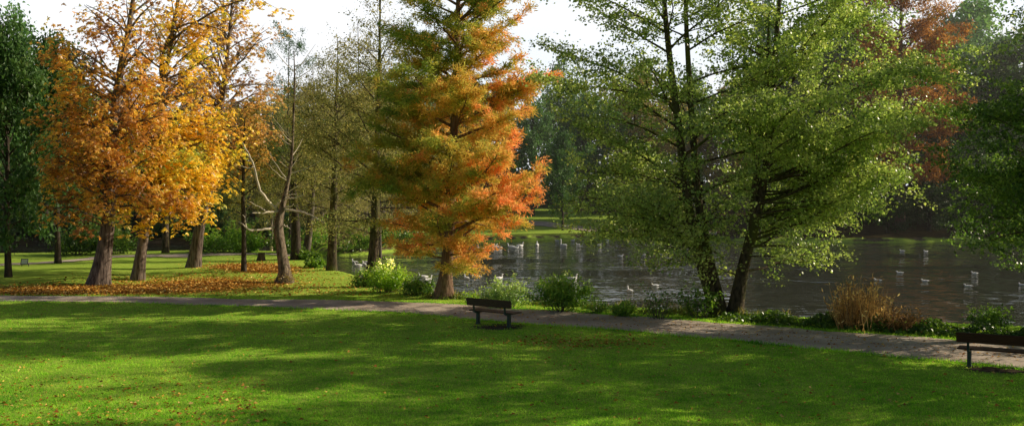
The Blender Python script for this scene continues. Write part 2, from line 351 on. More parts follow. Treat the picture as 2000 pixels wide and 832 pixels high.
def emit(tree, per, sig, size, wid, dmix, up, rough_n=.6, sizevar=.25, nbias=(0, 0, 1), tw=0., nt=1, flat=.4):
    """scatter single leaves round every twig point; dmix = weights of twig direction, random, vertical; tw = length of nt extra twiglets per point"""
    r = tree.r; A, D = tree.anchors()
    if tw:
        A = np.repeat(A, nt, 0); D = np.repeat(D, nt, 0); q = nrm(r.normal(size=A.shape)); q[:, 2] *= flat; D = nrm(D*.7 + q); Lw = tw*r.uniform(.35, 1.15, len(A))
        A = np.repeat(A, per, 0); D = np.repeat(D, per, 0); A = A + D*(np.repeat(Lw, per)*r.random(len(A)))[:, None]
    else: A = np.repeat(A, per, 0); D = np.repeat(D, per, 0)
    n = len(A)
    P = A + r.normal(0, 1, (n, 3))*np.asarray(sig)
    d = D*dmix[0] + nrm(r.normal(size=(n, 3)))*dmix[1]; d[:, 2] += up
    N = np.asarray(nbias, float) + r.normal(0, rough_n, (n, 3))
    k = 1 + r.normal(0, sizevar, n); k = np.clip(k, .45, 1.7)
    return P, d, N, size*k, wid*k
def palette(t, stops):
    t = np.clip(t, 0, 1); x = np.linspace(0, 1, len(stops)); s = np.array(stops); return np.stack([np.interp(t, x, s[:, i]) for i in range(3)], 1)
def build_crown(name, P, d, N, L, Wd, colr, mat, parent, bend=.12):
    V, F = leaves_arrays(P, d, N, L, Wd, bend); me = mesh_from(name, V, F, mat, np.repeat(colr, 4, 0)); return link(name, me, parent)
def spine(pts, rad, n=24):
    pts = np.array(pts, float); t = np.linspace(0, len(pts)-1, n); q = np.arange(len(pts))
    # catmull-like smoothing by interpolation and averaging
    P = np.stack([np.interp(t, q, pts[:, i]) for i in range(3)], 1)
    for _ in range(2): P[1:-1] = (P[:-2] + 2*P[1:-1] + P[2:])/4
    return P, np.interp(t, q, rad)
def on(P, t):
    f = t*(len(P)-1); i = min(int(f), len(P)-2); f -= i; return P[i]*(1-f) + P[i+1]*f, nrm(P[i+1]-P[i])
def flute(amp, m, flare=.0, seed=0):
    ph = np.random.default_rng(seed).uniform(0, 6, 4)
    return lambda t, a: (1 + amp*np.sin(m*a[None, :] + ph[0] + 1.5*t[:, None]) + amp*.6*np.sin((m+2)*a[None, :] + ph[1]-3*t[:, None]))*(1 + flare*np.exp(-t[:, None]*22)*(1 + .5*np.sin(5*a[None, :]+ph[2])))
def finish(name, label, cat, base, tree, group=None):
    return thing(name, label, cat, tuple(base), 0, group)

# ---- hero: chestnuts
CH = dict(seg=[.55, .4, .3], wig=[.10, .16, .2], trop=[(.03, -.13), (-.05, -.09), -.10], k=[7, 5, 4], den=[2.0, 2.3, 0], t0=[.22, .2, 0], flat=[0, 0, 0],
          ang=[(.5, 1.1), (.5, 1.1), 0], ratio=[.42, .5, 0], fall=.35, max=2, leaf=1, sp=.24, lt0=.15, rmin=.010)
def chestnut(label, base, spine_px, Y, rad, limbs, pal, seed, green=0., bare_top=0, group='horse chestnuts with autumn leaves', arms=(), nleaf=5):
    base = np.array(base); T = Tree(seed)
    pts = [at(x, y, Y)-base for x, y in spine_px]; pts[0] = np.array([0, 0, -.12])
    P, rr = spine(pts, rad, 30); T.tb.tube(P, rr, 16, flute(.06, 4, .22, seed))
    for (t0, t1, n, L0, L1, e0, e1, az0, az1) in limbs:
        for j in range(n):
            u = (j + T.r.random())/n; t = t0 + (t1-t0)*u; q, _ = on(P, t); az = R(T.r.uniform(az0, az1)); e = R(e0 + (e1-e0)*u + T.r.normal(0, 8)); L = (L0 + (L1-L0)*u)*T.r.uniform(.75, 1.15)
            r0 = min(np.interp(t, np.linspace(0, 1, len(rr)), rr)*.5, .018 + .016*L)
            T.limb(q, (math.cos(az)*math.cos(e), math.sin(az)*math.cos(e), math.sin(e)), L, r0, 0, CH)
    for L_, r0 in arms:
        p_, q_ = spine([at(x, y, Y + dy)-base for x, y, dy in L_], np.linspace(r0, r0*.3, len(L_)), 16); T.tb.tube(p_, q_, 6)
        for k in range(16):
            c_, t_ = on(p_, T.r.uniform(.2, .98)); T.limb(c_, nrm(t_*.6 + nrm(T.r.normal(size=3))), T.r.uniform(.6, 1.5), .016, 1, CH)
    root = thing('chestnut_tree', label, 'tree', tuple(base), 0, group)
    link('trunk', T.tb.mesh('trunk', M['chestnut_bark']), root)
    A, D = T.anchors(); r = T.r; ok = A[:, 2] > 1.55 + .5*r.random(len(A)); A, D = A[ok], D[ok]
    if bare_top: A, D = (lambda k: (A[k], D[k]))(r.random(len(A)) < np.interp(A[:, 2], [5.5, 9.5, 13], [1, bare_top, bare_top*.6]))
    gap = Noise(seed+2, 1.5)(A) + .5*Noise(seed+7, .6)(A) > -.42 - .0*A[:, 2]; A, D = A[gap], D[gap]; nt = 6; A = np.repeat(A, nt, 0); D = np.repeat(D, nt, 0); qd = nrm(r.normal(size=A.shape)) - np.array([0, 0, .25]); D = nrm(D*.6 + qd); A = A + D*(r.uniform(.05, .62, len(A)))[:, None]
    n = len(A); A = A + r.normal(0, .05, (n, 3)); ph = r.uniform(0, 6.28, n); tilt = nrm(np.c_[D[:, :2]*.8 + r.normal(0, .5, (n, 2)), np.ones(n)*.8])
    e1 = nrm(np.cross(tilt, r.normal(size=(n, 3)))); e2 = np.cross(tilt, e1); sz = r.uniform(.10, .19, n)
    PP, DD, NN, LL = [], [], [], []
    for i in range(nleaf):
        a = ph + i/nleaf*5.0; dv = e1*np.cos(a)[:, None] + e2*np.sin(a)[:, None] - np.array([0, 0, .55]); PP.append(A); DD.append(dv); NN.append(tilt + r.normal(0, .3, (n, 3))); LL.append(sz*r.uniform(.75, 1.1, n))
    PP, DD, NN, LL = map(np.concatenate, (PP, DD, NN, LL))
    n1, n2 = Noise(seed+5, 2.6), Noise(seed+9, .8); lf = n1(A)*.30 + n2(A)*.16 + .44 + r.normal(0, .13, n) + green
    c = palette(lf, pal); c = np.tile(c, (nleaf, 1))*r.uniform(.7, 1.25, (n*nleaf, 1))
    build_crown('crown', PP, DD, NN, LL, LL*.42, c, M['chestnut_leaf'], root, .06)
    return root
RUST = [(.17, .085, .03), (.30, .15, .04), (.40, .22, .045), (.46, .31, .05), (.34, .30, .05), (.15, .20, .04)]
GOLD = [(.22, .12, .03), (.38, .23, .04), (.50, .34, .045), (.56, .43, .05), (.40, .36, .05), (.17, .23, .04)]
DULL = [(.15, .085, .045), (.27, .15, .06), (.36, .22, .07), (.40, .27, .08), (.27, .22, .06), (.12, .14, .04)]
b = gp(193, 556)
chestnut('thick fissured chestnut with rust orange crown, nearest the path among the chestnuts', b, [(193, 556), (204, 490), (213, 420), (218, 340), (222, 250), (232, 150), (252, 60), (268, -60), (275, -130)], b[1],
         [.47, .34, .28, .25, .21, .16, .11, .06, .03],
         [(.28, .62, 24, 3.2, 3.4, 28, 35, 0, 360), (.28, .5, 10, 3.0, 3.2, 10, 25, 120, 330), (.6, .98, 20, 2.7, 1.8, 38, 62, 0, 360), (.3, .6, 6, 2.6, 2.8, 15, 30, 150, 300), (.2, .36, 15, 2.5, 3.1, 12, 12, 150, 390), (.4, .75, 10, 2.6, 2.8, 10, 30, 215, 325)], RUST, 11, -.05, .62)
b = gp(268, 545)
chestnut('slimmer leaning chestnut with golden yellow crown, second back from the path', b, [(268, 545), (276, 490), (288, 420), (297, 340), (305, 260), (318, 170), (335, 80), (350, -20), (356, -80)], b[1],
         [.30, .225, .20, .18, .155, .12, .08, .05, .02],
         [(.26, .6, 20, 2.9, 3.2, 20, 35, -80, 150), (.26, .55, 7, 2.2, 2.6, 10, 25, 180, 290), (.3, .5, 8, 3.4, 3.2, 18, 28, -50, 40), (.58, .98, 18, 3.2, 2.0, 38, 60, 0, 360), (.2, .36, 9, 2.4, 3.0, 12, 12, -80, 60), (.36, .75, 12, 2.4, 2.6, 10, 30, 215, 350)], GOLD, 12, .10, .58, arms=[([(317, 180, 0), (316, 130, -.3), (319, 95, -.5), (336, 58, -.6), (372, 43, -.6), (400, 48, -.5), (440, 62, -.4)], .085), ([(319, 100, -.5), (343, 72, -.4), (385, 42, -.2), (433, 14, 0), (482, -2, .2), (520, -12, .3)], .075), ([(330, 110, 0), (345, 60, .4), (360, 36, .6), (320, 20, .8), (288, 14, .9)], .04)])
b = gp(378, 522)
chestnut('shaded chestnut leaning sideways with dull brown orange crown behind the golden chestnut', b, [(378, 522), (388, 450), (402, 390), (418, 310), (430, 230), (440, 140), (450, 50), (456, -40)], b[1],
         [.38, .28, .25, .21, .17, .12, .08, .04],
         [(.34, .62, 20, 3.2, 3.4, 28, 35, 0, 360), (.6, .98, 26, 3.4, 2.2, 30, 60, 0, 360), (.5, .8, 7, 5.0, 4.6, 42, 50, 100, 200), (.3, .5, 8, 2.6, 3.0, 8, 15, 200, 400)], DULL, 13, .0, .7)

# ---- hero: the orange-green cypress by the bench
CY = dict(seg=[.45, .3, .22], wig=[.05, .10, .14], trop=[(.0, .05), (-.02, .02), -.02], k=[6, 4, 4], den=[3.0, 3.8, 0], t0=[.22, .12, 0], flat=[1, 1, 0],
          ang=[(.6, 1.1), (.6, 1.0), 0], ratio=[.42, .40, 0], fall=.5, max=2, leaf=1, sp=.13, lt0=.1, rmin=.009)
def cypress(label, base, spine_pts, rad, prof, nlimb, z0, colour, seed, per=9, size=.17, wid=.04, C=CY, group=None, mat='cypress_leaf', bark='cypress_bark', name='cypress_tree', elev=(8, 40), extra=None):
    base = np.array(base); T = Tree(seed); P, rr = spine(spine_pts, rad, 34)
    T.tb.tube(P, rr, 14, flute(.05, 4, .35, seed)); ztop = P[-1, 2]
    for j in range(nlimb):
        u = (j + T.r.random())/nlimb; u = u**1.12; z = z0 + (ztop-z0)*u; i = np.searchsorted(P[:, 2], z); q, _ = on(P, min(.999, max(0, (i-1+(z-P[i-1, 2])/max(1e-6, P[min(i, len(P)-1), 2]-P[i-1, 2]))/(len(P)-1))))
        az = j*2.39996 + T.r.normal(0, .4); e = R(elev[0] + (elev[1]-elev[0])*u + T.r.normal(0, 7)); L = prof(z, az)*T.r.uniform(.72, 1.12)
        if L < .15: continue
        T.limb(q, (math.cos(az)*math.cos(e), math.sin(az)*math.cos(e), math.sin(e)), L, min(.6*np.interp(z, P[:, 2], rr), .018+.016*L), 0, C)
    if extra: extra(T, P)
    root = thing(name, label, 'tree', tuple(base), 0, group); link('trunk', T.tb.mesh('trunk', M[bark]), root)
    P_, d, N, L, Wd = emit(T, per, (.075, .075, .06), size, wid, (.75, .55, 0), -.05, 1.0, tw=.26, nt=3)
    build_crown('crown', P_, d, N, L, Wd, colour(P_, T.r), M[mat], root, .02); return root
b = gp(866, 582)
def cy_prof(z, az):
    base_r = np.interp(z, [0, 1.2, 2.2, 3.5, 5.5, 8, 11.5, 15, 19], [.7, 2.0, 2.9, 3.35, 3.2, 2.75, 2.0, 1.25, .2])
    return base_r*(1.04 + .02*math.cos(az) + .05*(z > 6))*(1 + .12*math.sin(3*az + z))
cyn1, cyn2, cyn3 = Noise(31, 1.6), Noise(32, .55), Noise(33, 4)
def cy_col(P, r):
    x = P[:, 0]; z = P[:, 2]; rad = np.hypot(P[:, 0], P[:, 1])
    t = .47 + .27*cyn1(P) + .15*cyn2(P) + .10*cyn3(P) + np.clip(.09*x, -.18, .28) + .16*np.clip((4.2-z)/1.5, 0, 1)*np.clip(-x, 0, 1) - np.clip((z-4.5)*.032, -.10, .22) + r.normal(0, .06, len(P))  # autumn turn from green to orange, with the shaded left side coloured darker
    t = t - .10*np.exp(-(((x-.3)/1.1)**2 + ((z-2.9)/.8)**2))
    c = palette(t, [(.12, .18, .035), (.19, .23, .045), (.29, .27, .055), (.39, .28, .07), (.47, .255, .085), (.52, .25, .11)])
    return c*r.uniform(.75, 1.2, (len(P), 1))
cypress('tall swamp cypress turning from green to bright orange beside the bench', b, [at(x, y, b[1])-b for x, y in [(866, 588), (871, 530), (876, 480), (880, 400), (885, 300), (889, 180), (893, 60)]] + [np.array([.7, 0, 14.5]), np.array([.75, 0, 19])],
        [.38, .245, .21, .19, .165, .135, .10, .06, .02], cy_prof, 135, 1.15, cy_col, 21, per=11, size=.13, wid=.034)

# ---- hero: alders on the bank
AL = dict(seg=[.5, .35, .25, .2], wig=[.06, .10, .14, .15], trop=[(.05, -.07), (-.02, -.04), -.03, 0], k=[6, 4, 4, 4], den=[2.5, 2.5, 0, 0], t0=[.22, .12, 0, 0], flat=[1, 1, 0, 0],
          ang=[(.5, 1.0), (.5, 1.0), 0, 0], ratio=[.40, .42, 0, 0], fall=.45, max=2, leaf=1, sp=.20, lt0=.2, rmin=.008)
AGREEN = [(.030, .046, .016), (.056, .076, .024), (.086, .104, .034), (.12, .13, .050), (.155, .155, .075)]
def skirt(n, az, zr, L, seed):
    def f(T):
        for j in range(n):
            a = T.r.uniform(*az); z = T.r.uniform(*zr); e = R(T.r.uniform(-6, 16)); l = T.r.uniform(*L); o = np.array([-.45 if math.cos(a) < 0 else .5, 0, 0])*(z/4)
            T.limb(np.array([0, 0, z]) + o, (math.cos(a)*math.cos(e), math.sin(a)*math.cos(e), math.sin(e)), l, .045, 0, AL)
    return f
def alder(label, base, stems, prof, seed, per=5, leafs=.088, pal=AGREEN, group='alders on the lake bank', bark='alder_bark', zmin=.5, name='alder_tree', C=AL, extra=None, sig=(.05, .05, .04), mat='alder_leaf', tw=.6, nt=4, elev=(12, 35)):
    base = np.array(base); T = Tree(seed)
    for (pts, rad, nl, z0, azw) in stems:
        P, rr = spine(pts, rad, 34); T.tb.tube(P, rr, 12, flute(.06, 3, .25, seed)); ztop = P[-1, 2]
        for j in range(nl):
            u = (j + T.r.random())/nl; z = z0 + (ztop-z0)*u; t = np.interp(z, P[:, 2], np.linspace(0, 1, len(P))); q, _ = on(P, min(t, .999))
            az = azw[0] + (azw[1]-azw[0])*((j*.618034 + T.r.normal(0, .05)) % 1.0); e = R(elev[0] + (elev[1]-elev[0])*u + T.r.normal(0, 9)); L = prof(z, az)*T.r.uniform(.7, 1.12)
            if L < .2: continue
            e -= .25*(z < 3.5); T.limb(q, (math.cos(az)*math.cos(e), math.sin(az)*math.cos(e), math.sin(e)), L, min(.45*np.interp(z, P[:, 2], rr), .012+.009*L), 0, C)
    if extra: extra(T)
    root = thing(name, label, 'tree', tuple(base), 0, group); link('trunk', T.tb.mesh('trunk', M[bark]), root)
    P_, d, N, L, Wd = emit(T, per, sig, leafs, leafs*.8, (.4, .9, 0), -.15, .75, tw=tw, nt=nt)
    ok = P_[:, 2] > zmin + .4*T.r.random(len(P_)); ok &= T.r.random(len(P_)) < np.interp(P_[:, 2], [1, 4, 5.5, 8, 11, 16], [.42, .66, .95, .88, .72, .55]); P_, d, N, L, Wd = P_[ok], d[ok], N[ok], L[ok], Wd[ok]
    n1, n2 = Noise(seed+3, 2.2), Noise(seed+4, .6); t = .42 + .2*n1(P_) + .1*n2(P_) + T.r.normal(0, .16, len(P_)); c = palette(t, pal)*T.r.uniform(.5, 1.55, (len(P_), 1))
    build_crown('crown', P_, d, N, L, Wd, c, M[mat], root, .1); return root
b = gp(1400, 617)
def pxs(b, L): return [at(x, y, b[1])-b for x, y in L]
def al_prof(z, az):
    r0 = np.interp(z, [0, 1.2, 3, 5, 7, 9, 12, 15, 17], [1.0, 3.0, 4.6, 5.0, 4.7, 4.1, 3.0, 1.8, .3]); return r0*(.84 + .28*abs(math.cos(az)))
FULL = (0, 2*pi)
LEFT = (pi*.45, pi*1.62); RIGHT = (-pi*.55, pi*.55)
alder('twin stemmed dark green alder on the bank, two trunks rising from one foot', b,
      [(pxs(b, [(1402, 622), (1388, 570), (1365, 500), (1345, 410), (1335, 320), (1322, 220), (1310, 130), (1297, 10)]) + [np.array([-1.95, .2, 13.5]), np.array([-2.1, .3, 17])], [.25, .20, .175, .15, .13, .115, .10, .08, .05, .02], 34, 1.3, (pi*.5, pi*1.75)),
       (pxs(b, [(1412, 622), (1402, 570), (1384, 500), (1366, 410), (1358, 320), (1350, 220), (1345, 130), (1338, 10)]) + [np.array([-1.0, .2, 13.5]), np.array([-1.0, .3, 16.5])], [.20, .165, .14, .125, .11, .095, .085, .065, .04, .02], 24, 2.2, (-pi*.6, pi*.9))],
      al_prof, 41, extra=skirt(13, (pi*.62, pi*1.35), (1.5, 4.6), (3.2, 5.2), 1))
b = gp(1436, 617)
alder('single forked alder leaning away from the twin stemmed one, with pale glinting leaves', b,
      [(pxs(b, [(1434, 622), (1444, 560), (1458, 495), (1474, 440), (1486, 390), (1498, 320), (1508, 220), (1514, 110), (1522, 0)]) + [np.array([1.7, .2, 13.5]), np.array([1.8, .2, 17])], [.27, .22, .19, .165, .14, .12, .105, .09, .07, .04, .02], 46, 1.0, (-pi*.62, pi*.62)),
       (pxs(b, [(1470, 450), (1474, 380), (1482, 300), (1492, 210), (1500, 100), (1502, 20)]), [.13, .12, .10, .08, .05, .02], 14, 4.3, (0, 2*pi))],
      lambda z, az: al_prof(z, az)*(1.08 if abs(az) < .9 else .85), 42, extra=skirt(16, (-.75, .75), (1.6, 4.8), (3.6, 5.6), 2), per=5, pal=[(.032, .051, .016), (.060, .084, .025), (.092, .113, .036), (.135, .145, .056), (.185, .18, .09)])

# off to the side, its boughs hang into the view
b = np.array([18.1, 31.6, 0.])
def rt_prof(z, az): return np.interp(z, [0, 1.5, 3, 6, 9, 12, 15, 18], [2.4, 4.6, 5.3, 5.2, 4.4, 2.8, .4, .3])
alder('dark green bankside alder whose boughs hang low over the lake at the picture edge', b,
      [([np.array([0, 0, -.2]), np.array([.1, 0, 2]), np.array([.0, .1, 5]), np.array([.2, .1, 7.5]), np.array([.1, 0, 10.5]), np.array([.2, 0, 12.8])], [.32, .27, .23, .17, .09, .02], 62, 1.5, FULL)], rt_prof, 43, per=7, zmin=1.5, leafs=.085, extra=skirt(9, (pi*.6, pi*1.4), (2.4, 4.6), (4.2, 5.4), 3), pal=[(.012, .026, .007), (.022, .042, .010), (.036, .06, .013), (.06, .085, .018), (.10, .115, .03)], elev=(14, 40))

for x, y, rz, k in ((19.5, 24.4, 2.6, 1.0), (27.5, 24.5, .6, .9),):      # its neighbour further along the bank, just out of view: its shade lies on the lawn
    src = [o for o in bpy.data.objects if o.get('label', '').startswith('single forked alder')][0]
    r2 = thing('alder_tree', ('airy alder just out of view beside the second bench, shading the lawn' if k == 1 else 'smaller alder out of view behind the one that shades the lawn by the second bench'), 'tree', (x, y, 0), rz, 'alders on the lake bank'); r2.scale = (k, k, k)
    for ch in list(src.children): c2 = ch.copy(); col.objects.link(c2); c2.parent = r2

# ---- dead snag
b = gp(555, 550)
def zpx(zx, zy): return (400 + zx*.3607, 300 + zy*.3607)
T = Tree(51); Yd = b[1]
def zp(L): return [at(*zpx(x, y), Yd + dy)-b for x, y, dy in L]
P, rr = spine([np.array([0, 0, -.1])] + zp([(435, 640, 0), (420, 560, 0), (410, 480, 0), (395, 400, 0), (405, 340, 0), (420, 290, 0), (435, 225, 0), (452, 150, .1), (466, 60, .1), (474, -30, .1)]) + [at(573, 230, Yd)-b, at(576, 160, Yd)-b, at(574, 100, Yd)-b], [.37, .265, .23, .21, .215, .18, .13, .10, .075, .065, .06, .05, .04, .015], 44)
T.tb.tube(P, rr, 14, flute(.09, 3, .3, 5))
root = thing('dead_tree', 'dead bare tree with thick grey trunk and bleached white branches on the leaf strewn lawn', 'tree', tuple(b))
link('trunk', T.tb.mesh('trunk', M['dead_bark']), root)
for L, r0 in (([(385, 300, 0), (340, 250, -.4), (300, 215, -.7), (285, 160, -.8), (268, 80, -.9), (262, 40, -.9), (232, 0, -.8), (205, -60, -.6)], .075), ([(400, 312, 0), (330, 320, -.5), (258, 322, -1.0)], .06), ([(268, 75, -.9), (230, 80, -1), (190, 66, -1.1)], .03),
              ([(385, 395, 0), (345, 405, -.4), (300, 412, -.6), (260, 424, -.8), (225, 405, -.9), (205, 380, -.9), (183, 368, -1)], .06), ([(262, 422, -.8), (222, 405, -.9), (222, 360, -1), (205, 330, -1)], .035),
              ([(430, 245, 0), (480, 240, -.4), (537, 226, -.7)], .055), ([(430, 295, 0), (455, 288, -.3), (482, 278, -.5)], .05), ([(428, 303, 0), (500, 312, -.4), (570, 330, -.8), (610, 355, -1), (652, 380, -1.2)], .055),
              ([(432, 240, 0), (460, 222, -.3), (496, 220, -.5)], .04), ([(380, 300, 0), (398, 270, -.2), (414, 250, -.4)], .06), ([(425, 390, 0), (445, 395, -.3), (466, 410, -.5)], .03), ([(330, 312, -.6), (290, 285, -.8), (240, 262, -1)], .03),
              ([(440, 220, 0), (470, 195, -.3), (520, 170, -.5)], .03), ([(395, 350, 0), (372, 350, -.2), (365, 380, -.3)], .025)):
    t = TB(); p, q = spine(zp(L), np.linspace(r0, r0*.35, len(L)), 14); p[1:-1] += rng.normal(0, .015, (12, 3)); t.tube(p, q, 7); link('branch', t.mesh('branch', M['dead_wood']), root)
for k in range(22):   # thin bleached twigs on the upper stem
    q, _ = on(P, rng.uniform(.58, .97)); az = rng.choice([0, pi]) + rng.normal(0, .5); L = rng.uniform(.5, 1.8); e = rng.uniform(.2, .9)
    t = TB(); p = np.array([q + np.array([math.cos(az)*math.cos(e), math.sin(az)*math.cos(e), math.sin(e)])*L*s + np.array([0, 0, .25*L*s*s]) + rng.normal(0, .02, 3)*s for s in np.linspace(0, 1, 6)]); t.tube(p, np.linspace(.024, .006, 6), 5); link('branch', t.mesh('branch', M['dead_wood']), root)

# ------------------------------------------------------------------ shrubs
def shrub(name, label, cat, px, py, w, h, pal, leafn, leaf=.09, seed=0, wid=.5, stem='grey_bark', flowers=None, group=None, spread=.7, droop=-.05, mat='shrub_leaf', lt0=.25, z=None, off=(0, 0, 0)):
    b = gpz(px, py) + np.array(off); T = Tree(seed+100)
    C = dict(seg=[.18, .15], wig=[.1, .15], trop=[(.02, droop), 0], k=[4, 4], den=[5, 0], t0=[.25, 0], flat=[0, 0], ang=[(.4, .9), 0], ratio=[.38, 0], fall=.3, max=1, leaf=0, sp=.06, lt0=lt0, rmin=.003)
    ns = max(10, int(22*w))
    for j in range(ns):
        a = T.r.uniform(0, 6.28); lean = spread*math.sqrt(T.r.random()); d = (math.cos(a)*lean, math.sin(a)*lean, 1-.45*lean); s0 = np.array([math.cos(a), math.sin(a), 0])*T.r.uniform(0, w*.28)
        L = T.r.uniform(.6, 1.05)*(h*(1-lean*.25)); T.limb(s0 + (0, 0, -.04), d, L, .012, 0, C)
    A, D = T.anchors(); per = max(1, int(round(leafn/len(A)))) if leafn > len(A) else 1
    if leafn < len(A): k = T.r.random(len(A)) < leafn/len(A); T.A, T.D = [A[k]], [D[k]]
    root = thing(name, label, cat, tuple(b), 0, group); link('stems', T.tb.mesh('stems', M[stem]), root)
    P_, d, N, L, Wd = emit(T, per, (.08, .08, .06), leaf, leaf*wid, (.4, .8, 0), .0, .7); P_[:, 2] = np.maximum(P_[:, 2], .02)
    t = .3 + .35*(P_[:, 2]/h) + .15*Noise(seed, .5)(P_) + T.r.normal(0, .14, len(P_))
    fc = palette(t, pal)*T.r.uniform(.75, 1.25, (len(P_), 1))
    if flowers:
        A, D = T.anchors(); k = np.argsort(A[:, 2] + T.r.normal(0, h*.1, len(A)))[-flowers:]; F_ = np.repeat(A[k], 4, 0) + T.r.normal(0, .035, (flowers*4, 3)); n = len(F_)
        P_ = np.r_[P_, F_]; d = np.r_[d, T.r.normal(size=(n, 3))]; N = np.r_[N, T.r.normal(size=(n, 3))]; L = np.r_[L, np.full(n, .06)]; Wd = np.r_[Wd, np.full(n, .05)]; fc = np.r_[fc, np.tile([(.75, .72, .62)], (n, 1))]
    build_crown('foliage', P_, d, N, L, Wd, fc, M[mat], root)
    return root
G1 = [(.04, .09, .012), (.09, .17, .018), (.17, .26, .025), (.30, .36, .04)]
G2 = [(.03, .07, .012), (.06, .13, .018), (.12, .20, .03), (.22, .28, .07)]
G3 = [(.02, .05, .012), (.04, .09, .016), (.07, .13, .02), (.13, .17, .04)]
BR = [(.04, .022, .012), (.08, .042, .018), (.14, .08, .035), (.26, .18, .09)]
shrub('shrub', 'bright yellow green bush with white seed heads at the lake bank beside an alder trunk', 'shrub', 752, 571, 1.3, 1.35, G1, 5200, .085, 1, flowers=60, spread=.75)
shrub('shrub', 'low dark leafy shrub between the bright bush and the cypress trunk', 'shrub', 818, 576, 1.2, .85, G3, 1500, .11, 2)
shrub('shrub', 'loose shrub with pale silvery leaves behind the bench by the water', 'shrub', 992, 601, 1.4, 1.15, [(.05, .10, .03), (.10, .17, .05), (.20, .27, .11), (.36, .42, .25)], 2600, .095, 3, spread=.8)
shrub('shrub', 'dense rounded green bush standing against the open water', 'shrub', 1094, 608, 1.35, 1.4, G2, 4600, .10, 4, flowers=6, spread=.65)
shrub('weed_clump', 'small dark spiky weed clump on the bank next to the rounded bush', 'plant', 1170, 611, .6, .5, G3, 420, .16, 5, wid=.15, lt0=.1)
shrub('weed_clump', 'low green weed clump on the bank edge with one taller stalk', 'plant', 1218, 617, .8, .55, G2, 700, .10, 6, spread=.9)
shrub('shrub', 'thin twiggy shrub with few dark leaves on the bank before the alders', 'shrub', 1285, 622, 1.1, 1.1, G3, 480, .09, 7, spread=.6)
shrub('shrub', 'leafy sprouts at the foot of the twin stemmed alder', 'shrub', 1366, 621, .8, 1.1, G3, 1100, .10, 8, spread=.6)
shrub('shrub', 'small dark shrub at the water edge near the second bench', 'shrub', 1932, 650, 1.0, .95, G3, 1300, .10, 10)
shrub('shrub', 'sprouting twigs around the foot of the dead tree', 'shrub', 562, 553, .75, .62, [(.05, .05, .02), (.12, .10, .04), (.2, .15, .06), (.28, .2, .08)], 500, .07, 11, stem='dead_bark', spread=.8)
shrub('weed_clump', 'yellow green weed tuft behind the bench at the cypress foot', 'plant', 920, 591, .45, .5, G1, 300, .12, 12, wid=.2, lt0=.1)
shrub('shrub', 'dark low shrub at the foot of the alder beside the bright bush', 'shrub', 700, 560, .9, .55, G3, 700, .09, 13)
def reeds(label, px, py, w, h, n, seed, pal):
    r = np.random.default_rng(seed); b = gpz(px, py); base = np.c_[r.uniform(-w, w, n), r.normal(0, .35, n), np.full(n, -.35)]
    d = np.c_[r.normal(0, .22, n), r.normal(0, .2, n), np.ones(n)]; hh = h*r.uniform(.5, 1.1, n)*(1-.45*(np.abs(base[:, 0])/w)**2)
    root = thing('reed_clump', label, 'plant', tuple(b)); cl = palette(r.uniform(0, .8, n), pal)
    N = np.c_[r.normal(0, 1, n), -np.ones(n), r.normal(0, .3, n)]
    build_crown('stalks', base, d, N, hh+.35, np.full(n, .03), cl, M['larch_leaf'], root, .05)
    m = n*5; q = np.repeat(np.arange(n), 5); t = r.uniform(.35, 1, m); P = base[q] + nrm(d[q])*((hh[q]+.35)*t)[:, None] + r.normal(0, .03, (m, 3))
    build_crown('dry_leaves', P, d[q]*.5 + r.normal(0, .6, (m, 3)) + (0, 0, -.1), r.normal(size=(m, 3)), r.uniform(.08, .2, m), r.uniform(.02, .05, m), palette(r.uniform(.1, 1, m), pal), M['larch_leaf'], root, .1)
reeds('tall rusty straw coloured dry reed clump at the lake edge', 1680, 641, .68, 1.6, 330, 5, [(k[0]*2.1, k[1]*2.35, k[2]*2.2) for k in BR])
reeds('low dark brown withered reed patch beside the taller rusty reeds', 1755, 646, .6, .8, 170, 6, [(.04, .025, .014), (.09, .05, .022), (.14, .08, .035), (.2, .12, .05)])

# ------------------------------------------------------------------ background trees (prototypes, then copies)
PROTO = {}
def proto_crown(name, seed, trunk_h, H, W, nlimb, prof, C, per, leaf, sig, mat, pal, bark, elev, wid=.7, r0=.35, zmin=1.2, tw=.8, nt=2):
    T = Tree(seed); P, rr = spine([np.array([0, 0, -.3]), np.array([.1, 0, H*.3]), np.array([-.1, .1, H*.6]), np.array([0, 0, H])], [r0, r0*.75, r0*.45, .03], 20); T.tb.tube(P, rr, 10, flute(.05, 3, .3, seed))
    for j in range(nlimb):
        u = (j + T.r.random())/nlimb; z = trunk_h + (H-trunk_h)*u; q, _ = on(P, min(.99, z/H)); az = j*2.39996 + T.r.normal(0, .3); e = R(elev[0] + (elev[1]-elev[0])*u + T.r.normal(0, 9)); L = W*prof(u)*T.r.uniform(.65, 1.15)
        if L > .2: T.limb(q, (math.cos(az)*math.cos(e), math.sin(az)*math.cos(e), math.sin(e)), L, min(.5*np.interp(z, P[:, 2], rr), .02+.02*L), 0, C)
    tm = T.tb.mesh('trunk', M[bark]); P_, d, N, L, Wd = emit(T, per, sig, leaf, leaf*wid, (.4, .9, 0), -.1, .7, tw=tw, nt=nt)
    ok = P_[:, 2] > zmin*T.r.uniform(.8, 1.4, len(P_)); P_, d, N, L, Wd = P_[ok], d[ok], N[ok], L[ok], Wd[ok]
    t = .42 + .22*Noise(seed+1, W*.5)(P_) + .1*Noise(seed+2, W*.15)(P_) + T.r.normal(0, .13, len(P_))
    V, F = leaves_arrays(P_, d, N, L, Wd, .1); cm = mesh_from('crown', V, F, M[mat], np.repeat(palette(t, pal)*T.r.uniform(.75, 1.25, (len(P_), 1)), 4, 0))
    PROTO[name] = (tm, cm, H)
